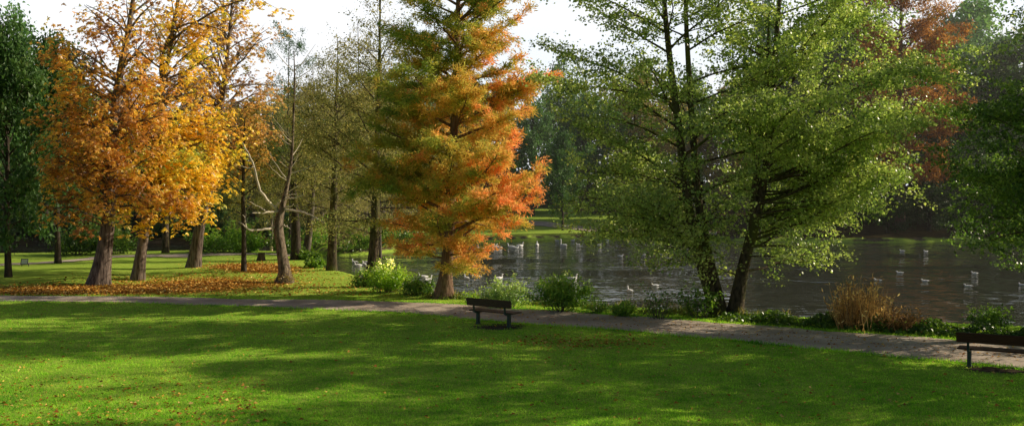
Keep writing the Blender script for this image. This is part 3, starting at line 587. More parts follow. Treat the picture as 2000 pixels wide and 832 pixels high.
BC = dict(seg=[.9, .6, .4], wig=[.09, .14, .18], trop=[(.05, -.05), 0, 0], k=[6, 4, 4], den=[1.5, 1.8, 0], t0=[.3, .2, 0], flat=[0, 0, 0], ang=[(.5, 1.1), (.5, 1.1), 0], ratio=[.42, .45, 0], fall=.35, max=2, leaf=1, sp=.42, lt0=.15, rmin=.02)
LC = dict(BC, flat=[1, 1, 0], trop=[(0, .03), (-.03, 0), 0], den=[1.6, 1.8, 0], sp=.3)
WPAL = [(.020, .045, .014), (.035, .075, .020), (.055, .105, .026), (.085, .135, .034), (.13, .16, .045)]
dome = lambda u: math.sin(pi*min(1, .22 + .76*u))**.7
cone = lambda u: (1-u)**.75*.95 + .05
egg = lambda u: (math.sin(pi*min(1, .12+.86*u)))**.9
proto_crown('round', 61, 3.2, 16, 5.6, 46, dome, BC, 5, .34, (.35, .35, .28), 'wood_leaf', WPAL, 'dark_bark', (15, 70))
proto_crown('tall', 62, 3.0, 20, 5.2, 56, egg, BC, 5, .34, (.35, .35, .28), 'wood_leaf', WPAL, 'dark_bark', (20, 60))
proto_crown('low', 63, 1.0, 9, 4.2, 44, dome, BC, 6, .26, (.3, .3, .25), 'wood_leaf', WPAL, 'dark_bark', (5, 70), zmin=.1)
proto_crown('larch', 64, 3.4, 17, 4.6, 60, cone, LC, 4, .13, (.2, .2, .12), 'larch_leaf', [(.065, .065, .032), (.11, .10, .045), (.165, .145, .065), (.22, .18, .085)], 'grey_bark', (5, 35), wid=.4, r0=.15, tw=.7, nt=5)
proto_crown('sparse', 65, 2.4, 15, 4.6, 50, egg, BC, 3, .14, (.22, .22, .16), 'larch_leaf', [(.07, .075, .03), (.12, .115, .042), (.175, .155, .06), (.23, .18, .075)], 'grey_bark', (15, 55), wid=.6, r0=.18, tw=.8, nt=6)
proto_crown('pine', 66, 8.0, 17, 2.6, 34, lambda u: .55 + .45*math.sin(u*9)*.5 + .2*(1-u), LC, 8, .22, (.16, .16, .14), 'larch_leaf', [(.018, .04, .015), (.03, .06, .02), (.05, .085, .026)], 'grey_bark', (10, 40), wid=.22, r0=.14, tw=.3, nt=3)
proto_crown('redcone', 67, 4.5, 24, 4.4, 110, lambda u: .45 + .55*math.sin(pi*(.15 + .8*u))**.8 if u < .93 else .3, LC, 9, .26, (.2, .2, .16), 'cypress_leaf', [(.09, .038, .018), (.16, .066, .028), (.25, .11, .045), (.33, .18, .06), (.2, .17, .05)], 'cypress_bark', (5, 40), wid=.3, r0=.4, tw=.4, nt=2)
proto_crown('oak', 68, 2.0, 17, 6.6, 50, dome, BC, 5, .34, (.35, .35, .28), 'wood_leaf', [(.06, .05, .016), (.11, .085, .022), (.17, .13, .03), (.22, .17, .04), (.13, .13, .03)], 'dark_bark', (10, 70))
USED = set()
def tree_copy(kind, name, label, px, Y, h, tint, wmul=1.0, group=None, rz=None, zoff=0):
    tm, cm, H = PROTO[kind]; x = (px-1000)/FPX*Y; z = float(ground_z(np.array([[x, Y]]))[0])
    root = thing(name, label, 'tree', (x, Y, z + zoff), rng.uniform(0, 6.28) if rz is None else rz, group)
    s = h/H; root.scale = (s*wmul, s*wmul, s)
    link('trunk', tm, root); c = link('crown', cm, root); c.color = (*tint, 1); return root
def hz(f, base=(1, 1, 1), hazec=(2.6, 2.9, 4.2)): return tuple(b*(1-f) + h*f for b, h in zip(base, hazec))  # aerial haze blended into the crown colour of distant trees
def topz(py, Y): return CAMZ + (365-py)/FPX*Y
BG = [
 # kind, name, label, px, Y, top py, tint, width
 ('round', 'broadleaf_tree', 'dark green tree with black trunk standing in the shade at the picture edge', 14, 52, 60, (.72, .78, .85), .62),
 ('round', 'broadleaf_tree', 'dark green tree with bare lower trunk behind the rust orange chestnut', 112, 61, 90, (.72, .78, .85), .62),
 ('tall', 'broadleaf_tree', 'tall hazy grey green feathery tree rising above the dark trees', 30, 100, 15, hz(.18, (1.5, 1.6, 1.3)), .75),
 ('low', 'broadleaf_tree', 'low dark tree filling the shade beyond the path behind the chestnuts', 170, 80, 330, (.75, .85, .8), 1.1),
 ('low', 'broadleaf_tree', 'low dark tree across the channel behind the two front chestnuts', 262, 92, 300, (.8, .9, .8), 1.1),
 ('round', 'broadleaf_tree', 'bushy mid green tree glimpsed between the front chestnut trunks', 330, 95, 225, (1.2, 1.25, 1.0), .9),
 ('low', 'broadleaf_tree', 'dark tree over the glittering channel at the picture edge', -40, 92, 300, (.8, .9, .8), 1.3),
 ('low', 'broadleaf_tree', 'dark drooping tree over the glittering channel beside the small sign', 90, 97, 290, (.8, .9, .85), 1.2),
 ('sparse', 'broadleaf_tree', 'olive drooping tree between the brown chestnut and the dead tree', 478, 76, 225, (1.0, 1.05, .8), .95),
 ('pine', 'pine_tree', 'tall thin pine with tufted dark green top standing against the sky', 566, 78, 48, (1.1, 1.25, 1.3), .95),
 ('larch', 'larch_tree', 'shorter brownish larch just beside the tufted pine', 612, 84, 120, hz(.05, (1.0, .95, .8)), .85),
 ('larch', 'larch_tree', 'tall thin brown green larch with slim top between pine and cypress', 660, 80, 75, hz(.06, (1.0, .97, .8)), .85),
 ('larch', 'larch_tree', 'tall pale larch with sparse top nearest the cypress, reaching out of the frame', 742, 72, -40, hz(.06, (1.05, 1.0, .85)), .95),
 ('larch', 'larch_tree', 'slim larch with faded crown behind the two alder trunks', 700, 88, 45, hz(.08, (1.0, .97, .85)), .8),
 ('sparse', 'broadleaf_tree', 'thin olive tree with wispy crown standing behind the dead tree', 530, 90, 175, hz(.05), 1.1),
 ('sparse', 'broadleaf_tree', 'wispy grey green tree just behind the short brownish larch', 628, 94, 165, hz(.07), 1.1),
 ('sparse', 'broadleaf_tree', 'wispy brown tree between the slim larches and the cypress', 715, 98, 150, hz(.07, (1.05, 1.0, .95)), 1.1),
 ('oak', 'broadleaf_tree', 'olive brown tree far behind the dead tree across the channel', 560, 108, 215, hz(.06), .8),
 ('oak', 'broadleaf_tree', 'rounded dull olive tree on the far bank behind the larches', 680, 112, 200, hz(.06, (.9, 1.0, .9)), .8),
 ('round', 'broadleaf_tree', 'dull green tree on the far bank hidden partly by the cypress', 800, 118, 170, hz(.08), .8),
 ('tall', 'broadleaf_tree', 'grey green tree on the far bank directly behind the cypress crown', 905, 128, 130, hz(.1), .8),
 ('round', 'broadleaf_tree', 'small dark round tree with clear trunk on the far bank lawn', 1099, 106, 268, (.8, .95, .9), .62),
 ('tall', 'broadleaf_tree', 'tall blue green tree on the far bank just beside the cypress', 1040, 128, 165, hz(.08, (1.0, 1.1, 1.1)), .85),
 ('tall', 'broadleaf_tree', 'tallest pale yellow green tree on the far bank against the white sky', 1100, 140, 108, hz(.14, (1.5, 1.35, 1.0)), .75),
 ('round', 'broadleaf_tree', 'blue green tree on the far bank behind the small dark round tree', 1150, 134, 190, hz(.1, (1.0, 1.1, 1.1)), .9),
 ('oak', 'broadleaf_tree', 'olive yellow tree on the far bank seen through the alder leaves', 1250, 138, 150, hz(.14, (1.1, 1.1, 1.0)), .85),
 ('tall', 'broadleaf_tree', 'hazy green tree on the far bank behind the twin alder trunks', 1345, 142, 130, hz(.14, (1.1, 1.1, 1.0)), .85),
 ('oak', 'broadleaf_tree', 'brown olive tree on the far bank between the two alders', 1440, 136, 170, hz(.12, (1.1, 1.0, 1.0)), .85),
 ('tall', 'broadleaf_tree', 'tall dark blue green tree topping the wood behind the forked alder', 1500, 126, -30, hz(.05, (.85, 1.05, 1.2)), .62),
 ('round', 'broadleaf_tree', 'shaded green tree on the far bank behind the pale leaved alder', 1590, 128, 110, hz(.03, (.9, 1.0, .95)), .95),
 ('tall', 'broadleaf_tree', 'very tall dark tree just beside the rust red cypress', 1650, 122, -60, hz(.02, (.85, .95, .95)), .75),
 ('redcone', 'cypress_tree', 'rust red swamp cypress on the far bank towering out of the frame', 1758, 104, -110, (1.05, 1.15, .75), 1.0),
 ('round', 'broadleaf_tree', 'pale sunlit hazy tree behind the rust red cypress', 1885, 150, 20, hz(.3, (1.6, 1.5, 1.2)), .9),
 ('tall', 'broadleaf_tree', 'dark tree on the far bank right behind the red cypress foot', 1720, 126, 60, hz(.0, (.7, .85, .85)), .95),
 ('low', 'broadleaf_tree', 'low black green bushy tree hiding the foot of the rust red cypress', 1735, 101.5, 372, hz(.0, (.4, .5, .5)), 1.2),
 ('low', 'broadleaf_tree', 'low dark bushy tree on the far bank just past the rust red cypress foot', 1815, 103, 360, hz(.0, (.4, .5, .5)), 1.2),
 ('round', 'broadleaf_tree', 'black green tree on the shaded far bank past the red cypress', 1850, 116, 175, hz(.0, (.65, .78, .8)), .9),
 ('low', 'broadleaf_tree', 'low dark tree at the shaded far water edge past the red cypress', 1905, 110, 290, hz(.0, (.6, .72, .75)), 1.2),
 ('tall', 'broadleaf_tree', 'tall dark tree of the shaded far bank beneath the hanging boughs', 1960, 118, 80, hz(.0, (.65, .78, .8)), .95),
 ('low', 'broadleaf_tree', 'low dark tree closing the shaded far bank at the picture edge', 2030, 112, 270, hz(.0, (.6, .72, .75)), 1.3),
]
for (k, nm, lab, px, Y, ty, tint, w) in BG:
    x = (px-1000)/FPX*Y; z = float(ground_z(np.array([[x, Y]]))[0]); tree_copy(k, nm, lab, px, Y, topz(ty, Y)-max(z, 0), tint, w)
# bank side alders with thin brownish foliage, each with its own trunk in the middle distance
SPAL = [(.06, .07, .026), (.10, .105, .036), (.155, .14, .052), (.21, .175, .065)]
SC = dict(AL, den=[2.6, 2.8, 0, 0], sp=.22, trop=[(.06, -.06), (-.03, -.04), -.03, 0])
def mid_alder(label, px, py, spx, rad, prof, seed, nl, z0, per, pal=SPAL, leaf=.075, bark='grey_bark', name='alder_tree'):
    b = gpz(px, py); pts = [at(x, y, b[1])-b for x, y in spx]; pts[0][2] = -.15
    alder(label, b, [(pts, rad, nl, z0, FULL)], prof, seed, per=per, leafs=leaf, pal=pal, group=None, bark=bark, C=SC, zmin=1.3, tw=.7, nt=5, mat='larch_leaf', elev=(20, 48), name=name)
mid_alder('thin leaved alder with straight mossy trunk standing at the narrow inlet', 648, 528, [(648, 528), (650, 450), (652, 380), (654, 280), (656, 190), (660, 110)], [.26, .21, .17, .11, .06, .02], lambda z, az: np.interp(z, [2, 3.5, 6, 9, 11], [1.2, 3.6, 3.6, 2.2, .4]), 71, 44, 2.2, 5, bark='alder_bark')
mid_alder('thin leaved alder with spreading limbs rising out of the bright bush', 722, 560, [(722, 560), (730, 500), (733, 430), (735, 350), (738, 240), (741, 120), (743, 0), (744, -70)], [.30, .23, .19, .14, .10, .06, .03, .012], lambda z, az: np.interp(z, [1.8, 3.2, 6, 9, 12], [1.8, 3.9, 3.7, 2.4, .4]), 72, 52, 2.0, 5, bark='alder_bark')
mid_alder('slender young tree with thin dark trunk between brown chestnut and dead tree', 476, 530, [(476, 530), (476, 460), (474, 390), (476, 300), (478, 230)], [.14, .11, .09, .06, .02], lambda z, az: np.interp(z, [2.5, 4, 6, 8], [1.0, 2.2, 2.0, .4]), 73, 22, 3.0, 3, pal=[(.06, .065, .018), (.11, .10, .024), (.17, .13, .03), (.24, .15, .035)], bark='dark_bark', name='young_tree')
mid_alder('shaded trunk pair member with dark crown behind the dead tree at the inlet', 578, 507, [(578, 507), (578, 450), (574, 380), (572, 300)], [.30, .26, .2, .06], lambda z, az: np.interp(z, [2, 4, 6, 8], [1.0, 2.8, 2.6, .6]), 74, 20, 2.6, 3, pal=[(.03, .045, .014), (.055, .07, .02), (.09, .09, .026), (.13, .11, .03)], bark='dark_bark')
mid_alder('leaning tree at the inlet with pale lit bark behind the dead tree', 596, 506, [(596, 506), (604, 450), (610, 380), (616, 310)], [.24, .2, .15, .04], lambda z, az: np.interp(z, [2, 4, 6, 8], [1.0, 2.6, 2.6, .6]), 75, 18, 2.6, 3, pal=[(.04, .05, .014), (.07, .08, .02), (.11, .10, .026), (.16, .12, .03)], bark='grey_bark')
mid_alder('small tree with mossy yellow green trunk seen beyond the golden chestnut', 323, 494, [(323, 494), (323, 440), (322, 380), (320, 320)], [.24, .21, .16, .04], lambda z, az: np.interp(z, [2, 4, 6, 8], [1.0, 2.6, 2.4, .6]), 76, 16, 2.6, 3, pal=[(.03, .06, .014), (.06, .10, .02), (.10, .13, .026), (.15, .16, .03)], bark='alder_bark')
# shrubs on the far side of the lawn and over the stone edging
FS = [('dark undergrowth on the corner of the lawn at the inlet mouth', 604, 510, 2.4, 1.0, .6), ('low dry brown green scrub at the inlet beside the mossy alder trunk', 618, 523, 1.6, .6, .8), ('leafy light green shrub bank at the lawn end below the brown chestnut', 425, 494, 3.2, 2.2, 1.0), ('light green shrub at the lawn end beside the young tree', 475, 494, 2.6, 1.9, 1.1), ('dark evergreen shrub by the channel below the golden chestnut', 225, 497, 3.2, 2.4, .55), ('green shrub beside the pale wooden post', 560, 496, 2.2, 1.7, .8),
      ('ivy like shrub spilling over the pale stone edging', 690, 489, 2.6, 2.4, .8), ('shrub leaning over the far end of the pale stone edging', 735, 484, 2.6, 2.6, .7), ('dull shrub on the far bank behind the yellow cypress bough', 800, 474, 3.0, 2.2, .7), ('yellowed low shrub behind the inlet trees', 625, 480, 3.0, 2.0, 1.3), ('dark shrub against the channel behind the rust orange chestnut', 150, 499, 3.0, 2.2, .5)]
for i, (lab, px, py, w, h, br) in enumerate(FS):
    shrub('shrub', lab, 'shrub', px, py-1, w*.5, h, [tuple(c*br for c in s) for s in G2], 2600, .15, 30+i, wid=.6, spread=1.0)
# the far wood that closes the view
def far_wood():
    r = np.random.default_rng(9); Ps, Cs, Ls = [], [], []
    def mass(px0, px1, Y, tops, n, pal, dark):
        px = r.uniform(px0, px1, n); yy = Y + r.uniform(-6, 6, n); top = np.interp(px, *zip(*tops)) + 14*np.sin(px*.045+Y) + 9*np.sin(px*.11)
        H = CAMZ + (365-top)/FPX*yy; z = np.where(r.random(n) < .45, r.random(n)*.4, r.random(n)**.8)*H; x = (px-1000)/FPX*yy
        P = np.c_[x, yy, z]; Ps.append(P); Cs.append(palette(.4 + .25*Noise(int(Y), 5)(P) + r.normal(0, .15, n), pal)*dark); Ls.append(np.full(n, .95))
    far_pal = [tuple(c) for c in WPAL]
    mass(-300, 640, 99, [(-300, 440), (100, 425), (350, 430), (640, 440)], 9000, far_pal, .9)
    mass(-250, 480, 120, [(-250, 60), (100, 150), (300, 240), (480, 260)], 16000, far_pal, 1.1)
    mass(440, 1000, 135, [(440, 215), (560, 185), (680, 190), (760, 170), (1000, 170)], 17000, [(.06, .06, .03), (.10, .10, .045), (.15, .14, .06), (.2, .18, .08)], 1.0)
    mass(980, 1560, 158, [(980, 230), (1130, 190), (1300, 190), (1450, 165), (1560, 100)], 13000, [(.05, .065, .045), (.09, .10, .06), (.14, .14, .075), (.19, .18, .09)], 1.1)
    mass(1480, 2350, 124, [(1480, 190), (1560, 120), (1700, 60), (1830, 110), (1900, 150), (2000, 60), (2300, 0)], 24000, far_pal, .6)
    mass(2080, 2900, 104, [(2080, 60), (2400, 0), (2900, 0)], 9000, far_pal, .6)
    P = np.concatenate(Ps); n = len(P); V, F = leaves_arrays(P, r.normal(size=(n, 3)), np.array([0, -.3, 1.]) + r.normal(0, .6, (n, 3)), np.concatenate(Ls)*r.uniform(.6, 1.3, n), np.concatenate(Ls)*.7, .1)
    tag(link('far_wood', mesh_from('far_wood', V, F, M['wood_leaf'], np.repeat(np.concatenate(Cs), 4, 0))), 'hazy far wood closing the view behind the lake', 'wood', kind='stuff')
far_wood()

# ------------------------------------------------------------------ ground cover, litter, grass
def leafy_cover():
    r = np.random.default_rng(15); n = 15000; px = r.uniform(1395, 2250, n); top = np.interp(px, [1395, 1500, 1600, 1700, 1860, 2000, 2250], [629, 637, 644, 651, 662, 671, 690]); P2 = np.array([gp(a, b)[:2] for a, b in zip(px, top-1)])
    u = r.beta(1.3, 1.3, n); nrm_dir = np.array([.53, .85]); P2 = P2 + nrm_dir*(u*1.9)[:, None]; z = ground_z(P2); hgt = .38*np.sin(pi*np.clip(u*1.05, 0, 1))*(.6 + .4*np.sin(px*.06))*r.random(n)**.5*np.interp(px, [1395, 1480, 1700], [.4, .9, 1.1])
    P = np.c_[P2, z + .02 + hgt]; c = palette(.3 + .2*Noise(8, 1.2)(P) + r.normal(0, .15, n), G2)*r.uniform(.35, .75, (n, 1))
    V, F = leaves_arrays(P, nrm(r.normal(size=(n, 3))) + (0, 0, .2), np.array([0, -.2, 1]) + r.normal(0, .5, (n, 3)), r.uniform(.06, .13, n), r.uniform(.05, .11, n))
    tag(link('ground_cover', mesh_from('ground_cover', V, F, M['shrub_leaf'], np.repeat(c, 4, 0))), 'low dark leafy ground cover along the bank between path and water', 'ground cover', kind='stuff')
leafy_cover()
def bank_grass():
    r = np.random.default_rng(23); n = 26000; px = r.uniform(560, 2200, n); top = np.interp(px, *zip(*PATH_FAR)); P2 = np.array([gp(a, b)[:2] for a, b in zip(px, top-1.5)])
    u = r.beta(1.6, 1.2, n)*np.interp(px, [560, 760, 900, 1100, 2200], [5.0, 3.4, 2.0, 1.9, 2.1]); P2 = P2 + np.array([.5, .86])*u[:, None]
    cl = Noise(41, 1.1)(np.c_[P2, P2[:, :1]*0]) + .6*Noise(42, .4)(np.c_[P2, P2[:, :1]*0]); d0 = sdf(P2); ok = (d0 > -.35) & (d0 < 1.9) & (cl > -.25 + r.normal(0, .2, n)); P2, cl, d0, px = P2[ok], cl[ok], d0[ok], px[ok]; n = len(P2)
    h = np.clip(.10 + .14*cl + .12*(d0 < .7), .05, .5)*r.uniform(.5, 1.3, n); P = np.c_[P2, np.maximum(ground_z(P2), WZ) - .01]; d = np.c_[r.normal(0, .4, (n, 2)), np.ones(n)]
    c = palette(.4 + .2*cl + r.normal(0, .22, n), [(.014, .026, .008), (.024, .044, .009), (.045, .075, .013), (.08, .10, .024), (.14, .11, .05)])
    V, F = leaves_arrays(P, d, np.c_[r.normal(0, 1, (n, 2)), np.full(n, .1)], h, np.full(n, .03), .12)
    tag(link('bank_grass', mesh_from('bank_grass', V, F, M['shrub_leaf'], np.repeat(c, 4, 0))), 'rough tangled grass along the lake bank', 'grass', kind='stuff')
bank_grass()
LP = [(.17, .06, .014), (.33, .13, .02), (.45, .22, .03), (.55, .34, .06), (.6, .45, .16)]
def litter():
    r = np.random.default_rng(17); Q, S = [], []
    def add(px, py, s): Q.append(np.array([gp(a, b)[:2] for a, b in zip(px, py)])); S.append(np.full(len(px), s))
    for (cx, cy, rx, ry, w) in LIT:
        n = int(9000*w*rx/220*ry/9); a = r.normal(0, .55, (n, 2)); add(cx + a[:, 0]*rx, np.clip(cy + a[:, 1]*ry, 496, 577), .11)
    n = 3600; yy = 600 + 240*r.random(n)**1.1; xx = r.uniform(-60, 2060, n); pw = np.array([gp(a, b) for a, b in zip(xx, yy)]); k = r.random(n) < np.interp(xx, [0, 700, 1300, 2000], [1, .55, .75, .4])*np.clip(.55 + 1.0*Noise(77, 1.3)(pw), .08, 1); add(xx[k], yy[k], .09)
    n = 700; xx = r.uniform(0, 520, n); add(xx, 735 + 110*r.random(n), .09)                       # thicker scatter under the viewer
    n = 800; a = r.normal(0, .5, (n, 2)); add(1130 + a[:, 0]*170, 668 + a[:, 1]*14, .08)
    n = 900; xx = r.uniform(900, 2000, n); add(xx, np.interp(xx, [900, 1400, 2000], [606, 645, 694]) + r.normal(0, 9, n), .075)
    n = 900; xx = r.uniform(0, 900, n); add(xx, r.uniform(560, 578, n), .11)
    n = 500; xx = r.uniform(560, 720, n); add(xx, r.uniform(535, 575, n), .10)
    P2 = np.concatenate(Q); s = np.concatenate(S)*r.uniform(.4, 1.35, len(P2)); ok = sdf(P2) > .3; P2, s = P2[ok], s[ok]; n = len(P2); P = np.c_[P2, ground_z(P2) + .022]
    d = np.c_[r.normal(size=(n, 2)), r.normal(0, .18, n)]; V, F = leaves_arrays(P, d, np.array([0, 0, 1.]) + r.normal(0, .6, (n, 3)), s, s*r.uniform(.35, .75, n), .22)
    tag(link('fallen_leaves', mesh_from('fallen_leaves', V, F, M['litter'], np.repeat(palette(r.random(n), LP), 4, 0))), 'orange and brown fallen leaves scattered on lawn and path', 'fallen leaves', kind='stuff')
litter()
pathpoly = np.r_[dens(pf, 6), dens(pn, 6)[::-1]]
def inside(P, poly):
    ins = np.zeros(len(P), bool)
    for a, b in zip(poly, np.roll(poly, -1, 0)):
        c = (a[1] > P[:, 1]) != (b[1] > P[:, 1])
        with np.errstate(divide='ignore', invalid='ignore'): ins ^= c & (P[:, 0] < (b[0]-a[0])*(P[:, 1]-a[1])/(b[1]-a[1]) + a[0])
    return ins
def grass():
    r = np.random.default_rng(19); n = 260000
    px = r.uniform(-40, 2040, n); py = 578 + 275*r.random(n)**.9; d = ray(0, 0)
    x = (px-1000)/FPX; yv = -(py-416)/FPX; dz = -SP + yv*CP; t = -CAMZ/dz; P2 = np.c_[x*t, (CP + yv*SP)*t]
    ok = ~inside(P2, pathpoly) & (sdf(P2) > .25); ok &= (ell(P2, 975, 640, 45, 5) < .5) & (ell(P2, 1980, 722, 110, 8) < .5)
    P2 = P2[ok]; n = len(P2); h = r.uniform(.025, .06, n); w = np.clip(.012*P2[:, 1]/22, .008, .03)
    # a fringe of longer blades along path and bank
    e = dens(pf, 40); e2 = dens(pn, 40); fr = np.r_[np.repeat(e, 14, 0), np.repeat(e2, 14, 0)]; fr = fr + r.normal(0, .16, fr.shape); fr = fr[~inside(fr, pathpoly) | (r.random(len(fr)) < .25)]
    k = r.choice(len(P2), 2600, False); tf = np.repeat(P2[k], 12, 0) + r.normal(0, .07, (2600*12, 2)); th = np.repeat(r.uniform(.045, .10, 2600), 12)*r.uniform(.6, 1.1, 2600*12)
    P2 = np.r_[P2, fr, tf]; h = np.r_[h, r.uniform(.04, .13, len(fr)), th]; w = np.r_[w, np.full(len(fr), .02), np.full(len(tf), .018)]; n = len(P2)
    P = np.c_[P2, ground_z(P2) - .004]; d = np.c_[r.normal(0, .55, (n, 2)), np.ones(n)]; N = np.c_[r.normal(0, 1, (n, 2)), np.full(n, .1)]
    S = nrm(np.cross(d, N)); V = np.stack([P - S*w[:, None]*.5, P + S*w[:, None]*.5, P + nrm(d)*h[:, None]], 1).reshape(-1, 3)
    c = palette(.45 + .18*Noise(3, 3)(P) + .16*Noise(5, .7)(P) + r.normal(0, .22, n), [(.028, .10, .010), (.075, .18, .014), (.12, .23, .022), (.20, .29, .05)])
    tag(link('grass', mesh_from('grass', V, np.arange(n*3).reshape(-1, 3), M['grass_blade'], np.repeat(c, 3, 0))), 'short mown lawn grass', 'grass', kind='stuff')
grass()

# ------------------------------------------------------------------ benches
import bmesh
def box_bm(bm, sx, sy, sz, loc, rot=(0, 0, 0), bev=.008):
    from mathutils import Matrix, Euler
    r_ = bmesh.ops.create_cube(bm, size=1.0); vs = r_['verts']; Mx = Matrix.Translation(loc) @ Euler(rot).to_matrix().to_4x4() @ Matrix.Diagonal((sx, sy, sz, 1))
    bmesh.ops.transform(bm, matrix=Mx, verts=vs)
    es = list({e for v in vs for e in v.link_edges}); bmesh.ops.bevel(bm, geom=es, offset=bev, segments=2, affect='EDGES', profile=.6)
def bm_obj(name, bm, mat, parent):
    me = bpy.data.meshes.new(name); bm.to_mesh(me); bm.free(); me.materials.append(mat); return link(name, me, parent)
def bench(label, loc, rz, L, inset, wood, group='park benches along the path'):
    root = thing('park_bench', label, 'bench', tuple(loc), rz, group)     # local +y faces the lake
    bm = bmesh.new(); box_bm(bm, L, .036, .24, (0, -.30, .72), (R(11), 0, 0)); bm_obj('backrest', bm, wood, root)
    bm = bmesh.new()
    for k in range(3): box_bm(bm, L, .135, .038, (0, -.12 + .148*k, .435 + .004*k))
    bm_obj('seat', bm, wood, root)
    for s in (-1, 1):
        x = s*(L/2-inset); bm = bmesh.new()
        box_bm(bm, .09, .10, .40, (x, -.06, .20)); box_bm(bm, .075, .46, .045, (x, .02, .392), bev=.006); box_bm(bm, .12, .15, .025, (x, -.06, .022), bev=.004)
        leg = bm_obj('leg', bm, M['bench_iron'], root)
        bm = bmesh.new(); box_bm(bm, .055, .03, .46, (x, -.283, .62), (R(11), 0, 0), .005); box_bm(bm, .055, .16, .035, (x, -.205, .405), (R(-8), 0, 0), .005); bm_obj('back_support', bm, M['bench_iron'], root)
    return root
l1, l2 = gp(933, 633), gp(995, 639); mid = (l1+l2)/2; ang = math.atan2(l2[1]-l1[1], l2[0]-l1[0])
ax = np.array([math.cos(ang), math.sin(ang), 0])
bench('dark park bench with wide plank back facing the lake beside the orange cypress', mid + np.array([-ax[1], ax[0], 0])*.06, ang, 1.72, .26, M['bench_wood'])
p1 = gp(1893, 716); ang2 = R(-31); ax2 = np.array([math.cos(ang2), math.sin(ang2), 0]); bl = 1.85
bench('shaded reddish park bench cut off by the picture edge under the hanging boughs', p1 + ax2*(bl/2-.26) + np.array([-ax2[1], ax2[0], 0])*.06, ang2, bl, .26, M['bench_wood_red'])

# small sign, post, stump, stone edging
b = gp(48, 520.5); root = thing('notice_board', 'small pale notice board on two short legs beside the far lawn path', 'sign', tuple(b), R(-12))
bm = bmesh.new(); box_bm(bm, .34, .02, .25, (0, 0, .26), (R(-12), 0, 0), .003); bm_obj('board', bm, M['sign_white'], root)
bm = bmesh.new()
for (sx, sz, x, z) in ((.42, .03, 0, .40), (.42, .03, 0, .12), (.03, .28, -.2, .26), (.03, .28, .2, .26)): box_bm(bm, sx, .035, sz, (x, -.005 + (.26-z)*.21*-1, z), (R(-12), 0, 0), .003)
bm_obj('frame', bm, M['sign_dark'], root)
for s in (-1, 1): bm = bmesh.new(); box_bm(bm, .035, .03, .2, (s*.2, .06, .06), bev=.003); bm_obj('leg', bm, M['sign_dark'], root)
b = gp(530, 489); t = TB(); t.tube([(0, 0, -.1), (0, 0, .4), (.01, 0, .86), (.01, 0, .90), (.01, 0, .905)], [.10, .095, .09, .08, .005], 10)
o = link('wooden_post', t.mesh('wooden_post', M['post_wood'])); o.location = b; tag(o, 'pale wooden post standing at the lawn end before the channel', 'post')
b = gp(510, 508); t = TB(); t.tube([(0, 0, -.1), (0, 0, .06), (.01, 0, .25), (.03, 0, .42), (.03, 0, .44), (.03, 0, .445)], [.30, .24, .2, .2, .17, .005], 12, flute(.07, 4))
o = link('tree_stump', t.mesh('tree_stump', M['stump_wood'])); o.location = b; tag(o, 'short dark tree stump on the lawn beside the young tree', 'stump')
def edging(label, px, h, w):
    pts = np.array([gp(x, y, WZ)[:2] for x, y in px]); root = thing('stone_edging', label, 'edging', (*pts[0], WZ)); D = dens(pts, 8); bm = bmesh.new(); r = np.random.default_rng(4)
    seg = np.hypot(*np.diff(D, axis=0).T)
    for i in range(len(D)-1):
        m = (D[i]+D[i+1])/2; a = math.atan2(*(D[i+1]-D[i])[::-1]); box_bm(bm, seg[i]*.97, w*r.uniform(.85, 1.1), h*r.uniform(.9, 1.1), (m[0]-pts[0][0], m[1]-pts[0][1], h*.35), (0, 0, a + r.normal(0, .03)), .03)
    bm_obj('stones', bm, M['stone'], root)
edging('pale sunlit stone edging along the narrow inlet below the shrubs', [(650, 496), (680, 495), (715, 491), (760, 488)], .5, .35)
edging('grey stone edging of the shaded far bank below the rust red cypress', [(1660, 472), (1720, 471), (1790, 470), (1860, 467)], .42, .4)
edging('low stone edging of the far bank before the small round tree', [(1030, 465.5), (1100, 463.5), (1180, 462.5), (1280, 464.5)], .4, .4)

# ------------------------------------------------------------------ birds
def bird_mesh(name, kind, mat):
    if kind == 'swan': pts = [(-.62, 0, .20), (-.50, 0, .16), (-.25, 0, .13), (.05, 0, .12), (.30, 0, .14), (.42, 0, .24), (.45, 0, .40), (.42, 0, .55), (.40, 0, .66), (.43, 0, .73), (.50, 0, .745), (.56, 0, .725), (.60, 0, .715)]; rad = [.01, .10, .20, .23, .17, .085, .055, .05, .045, .055, .055, .035, .012]
    elif kind == 'goose': pts = [(-.44, 0, .16), (-.34, 0, .13), (-.15, 0, .11), (.06, 0, .11), (.22, 0, .14), (.28, 0, .24), (.29, 0, .34), (.30, 0, .42), (.34, 0, .445), (.38, 0, .44), (.41, 0, .435)]; rad = [.01, .08, .15, .16, .12, .065, .045, .042, .05, .035, .014]
    else: pts = [(-.26, 0, .12), (-.20, 0, .09), (-.08, 0, .065), (.05, 0, .065), (.13, 0, .09), (.155, 0, .14), (.17, 0, .175), (.20, 0, .185), (.23, 0, .178), (.245, 0, .175)]; rad = [.006, .03, .075, .08, .062, .042, .038, .042, .026, .008]
    P, r_ = spine(pts, rad, 40); t = TB(); t.tube(P, r_, 14); return t.mesh(name, mat)
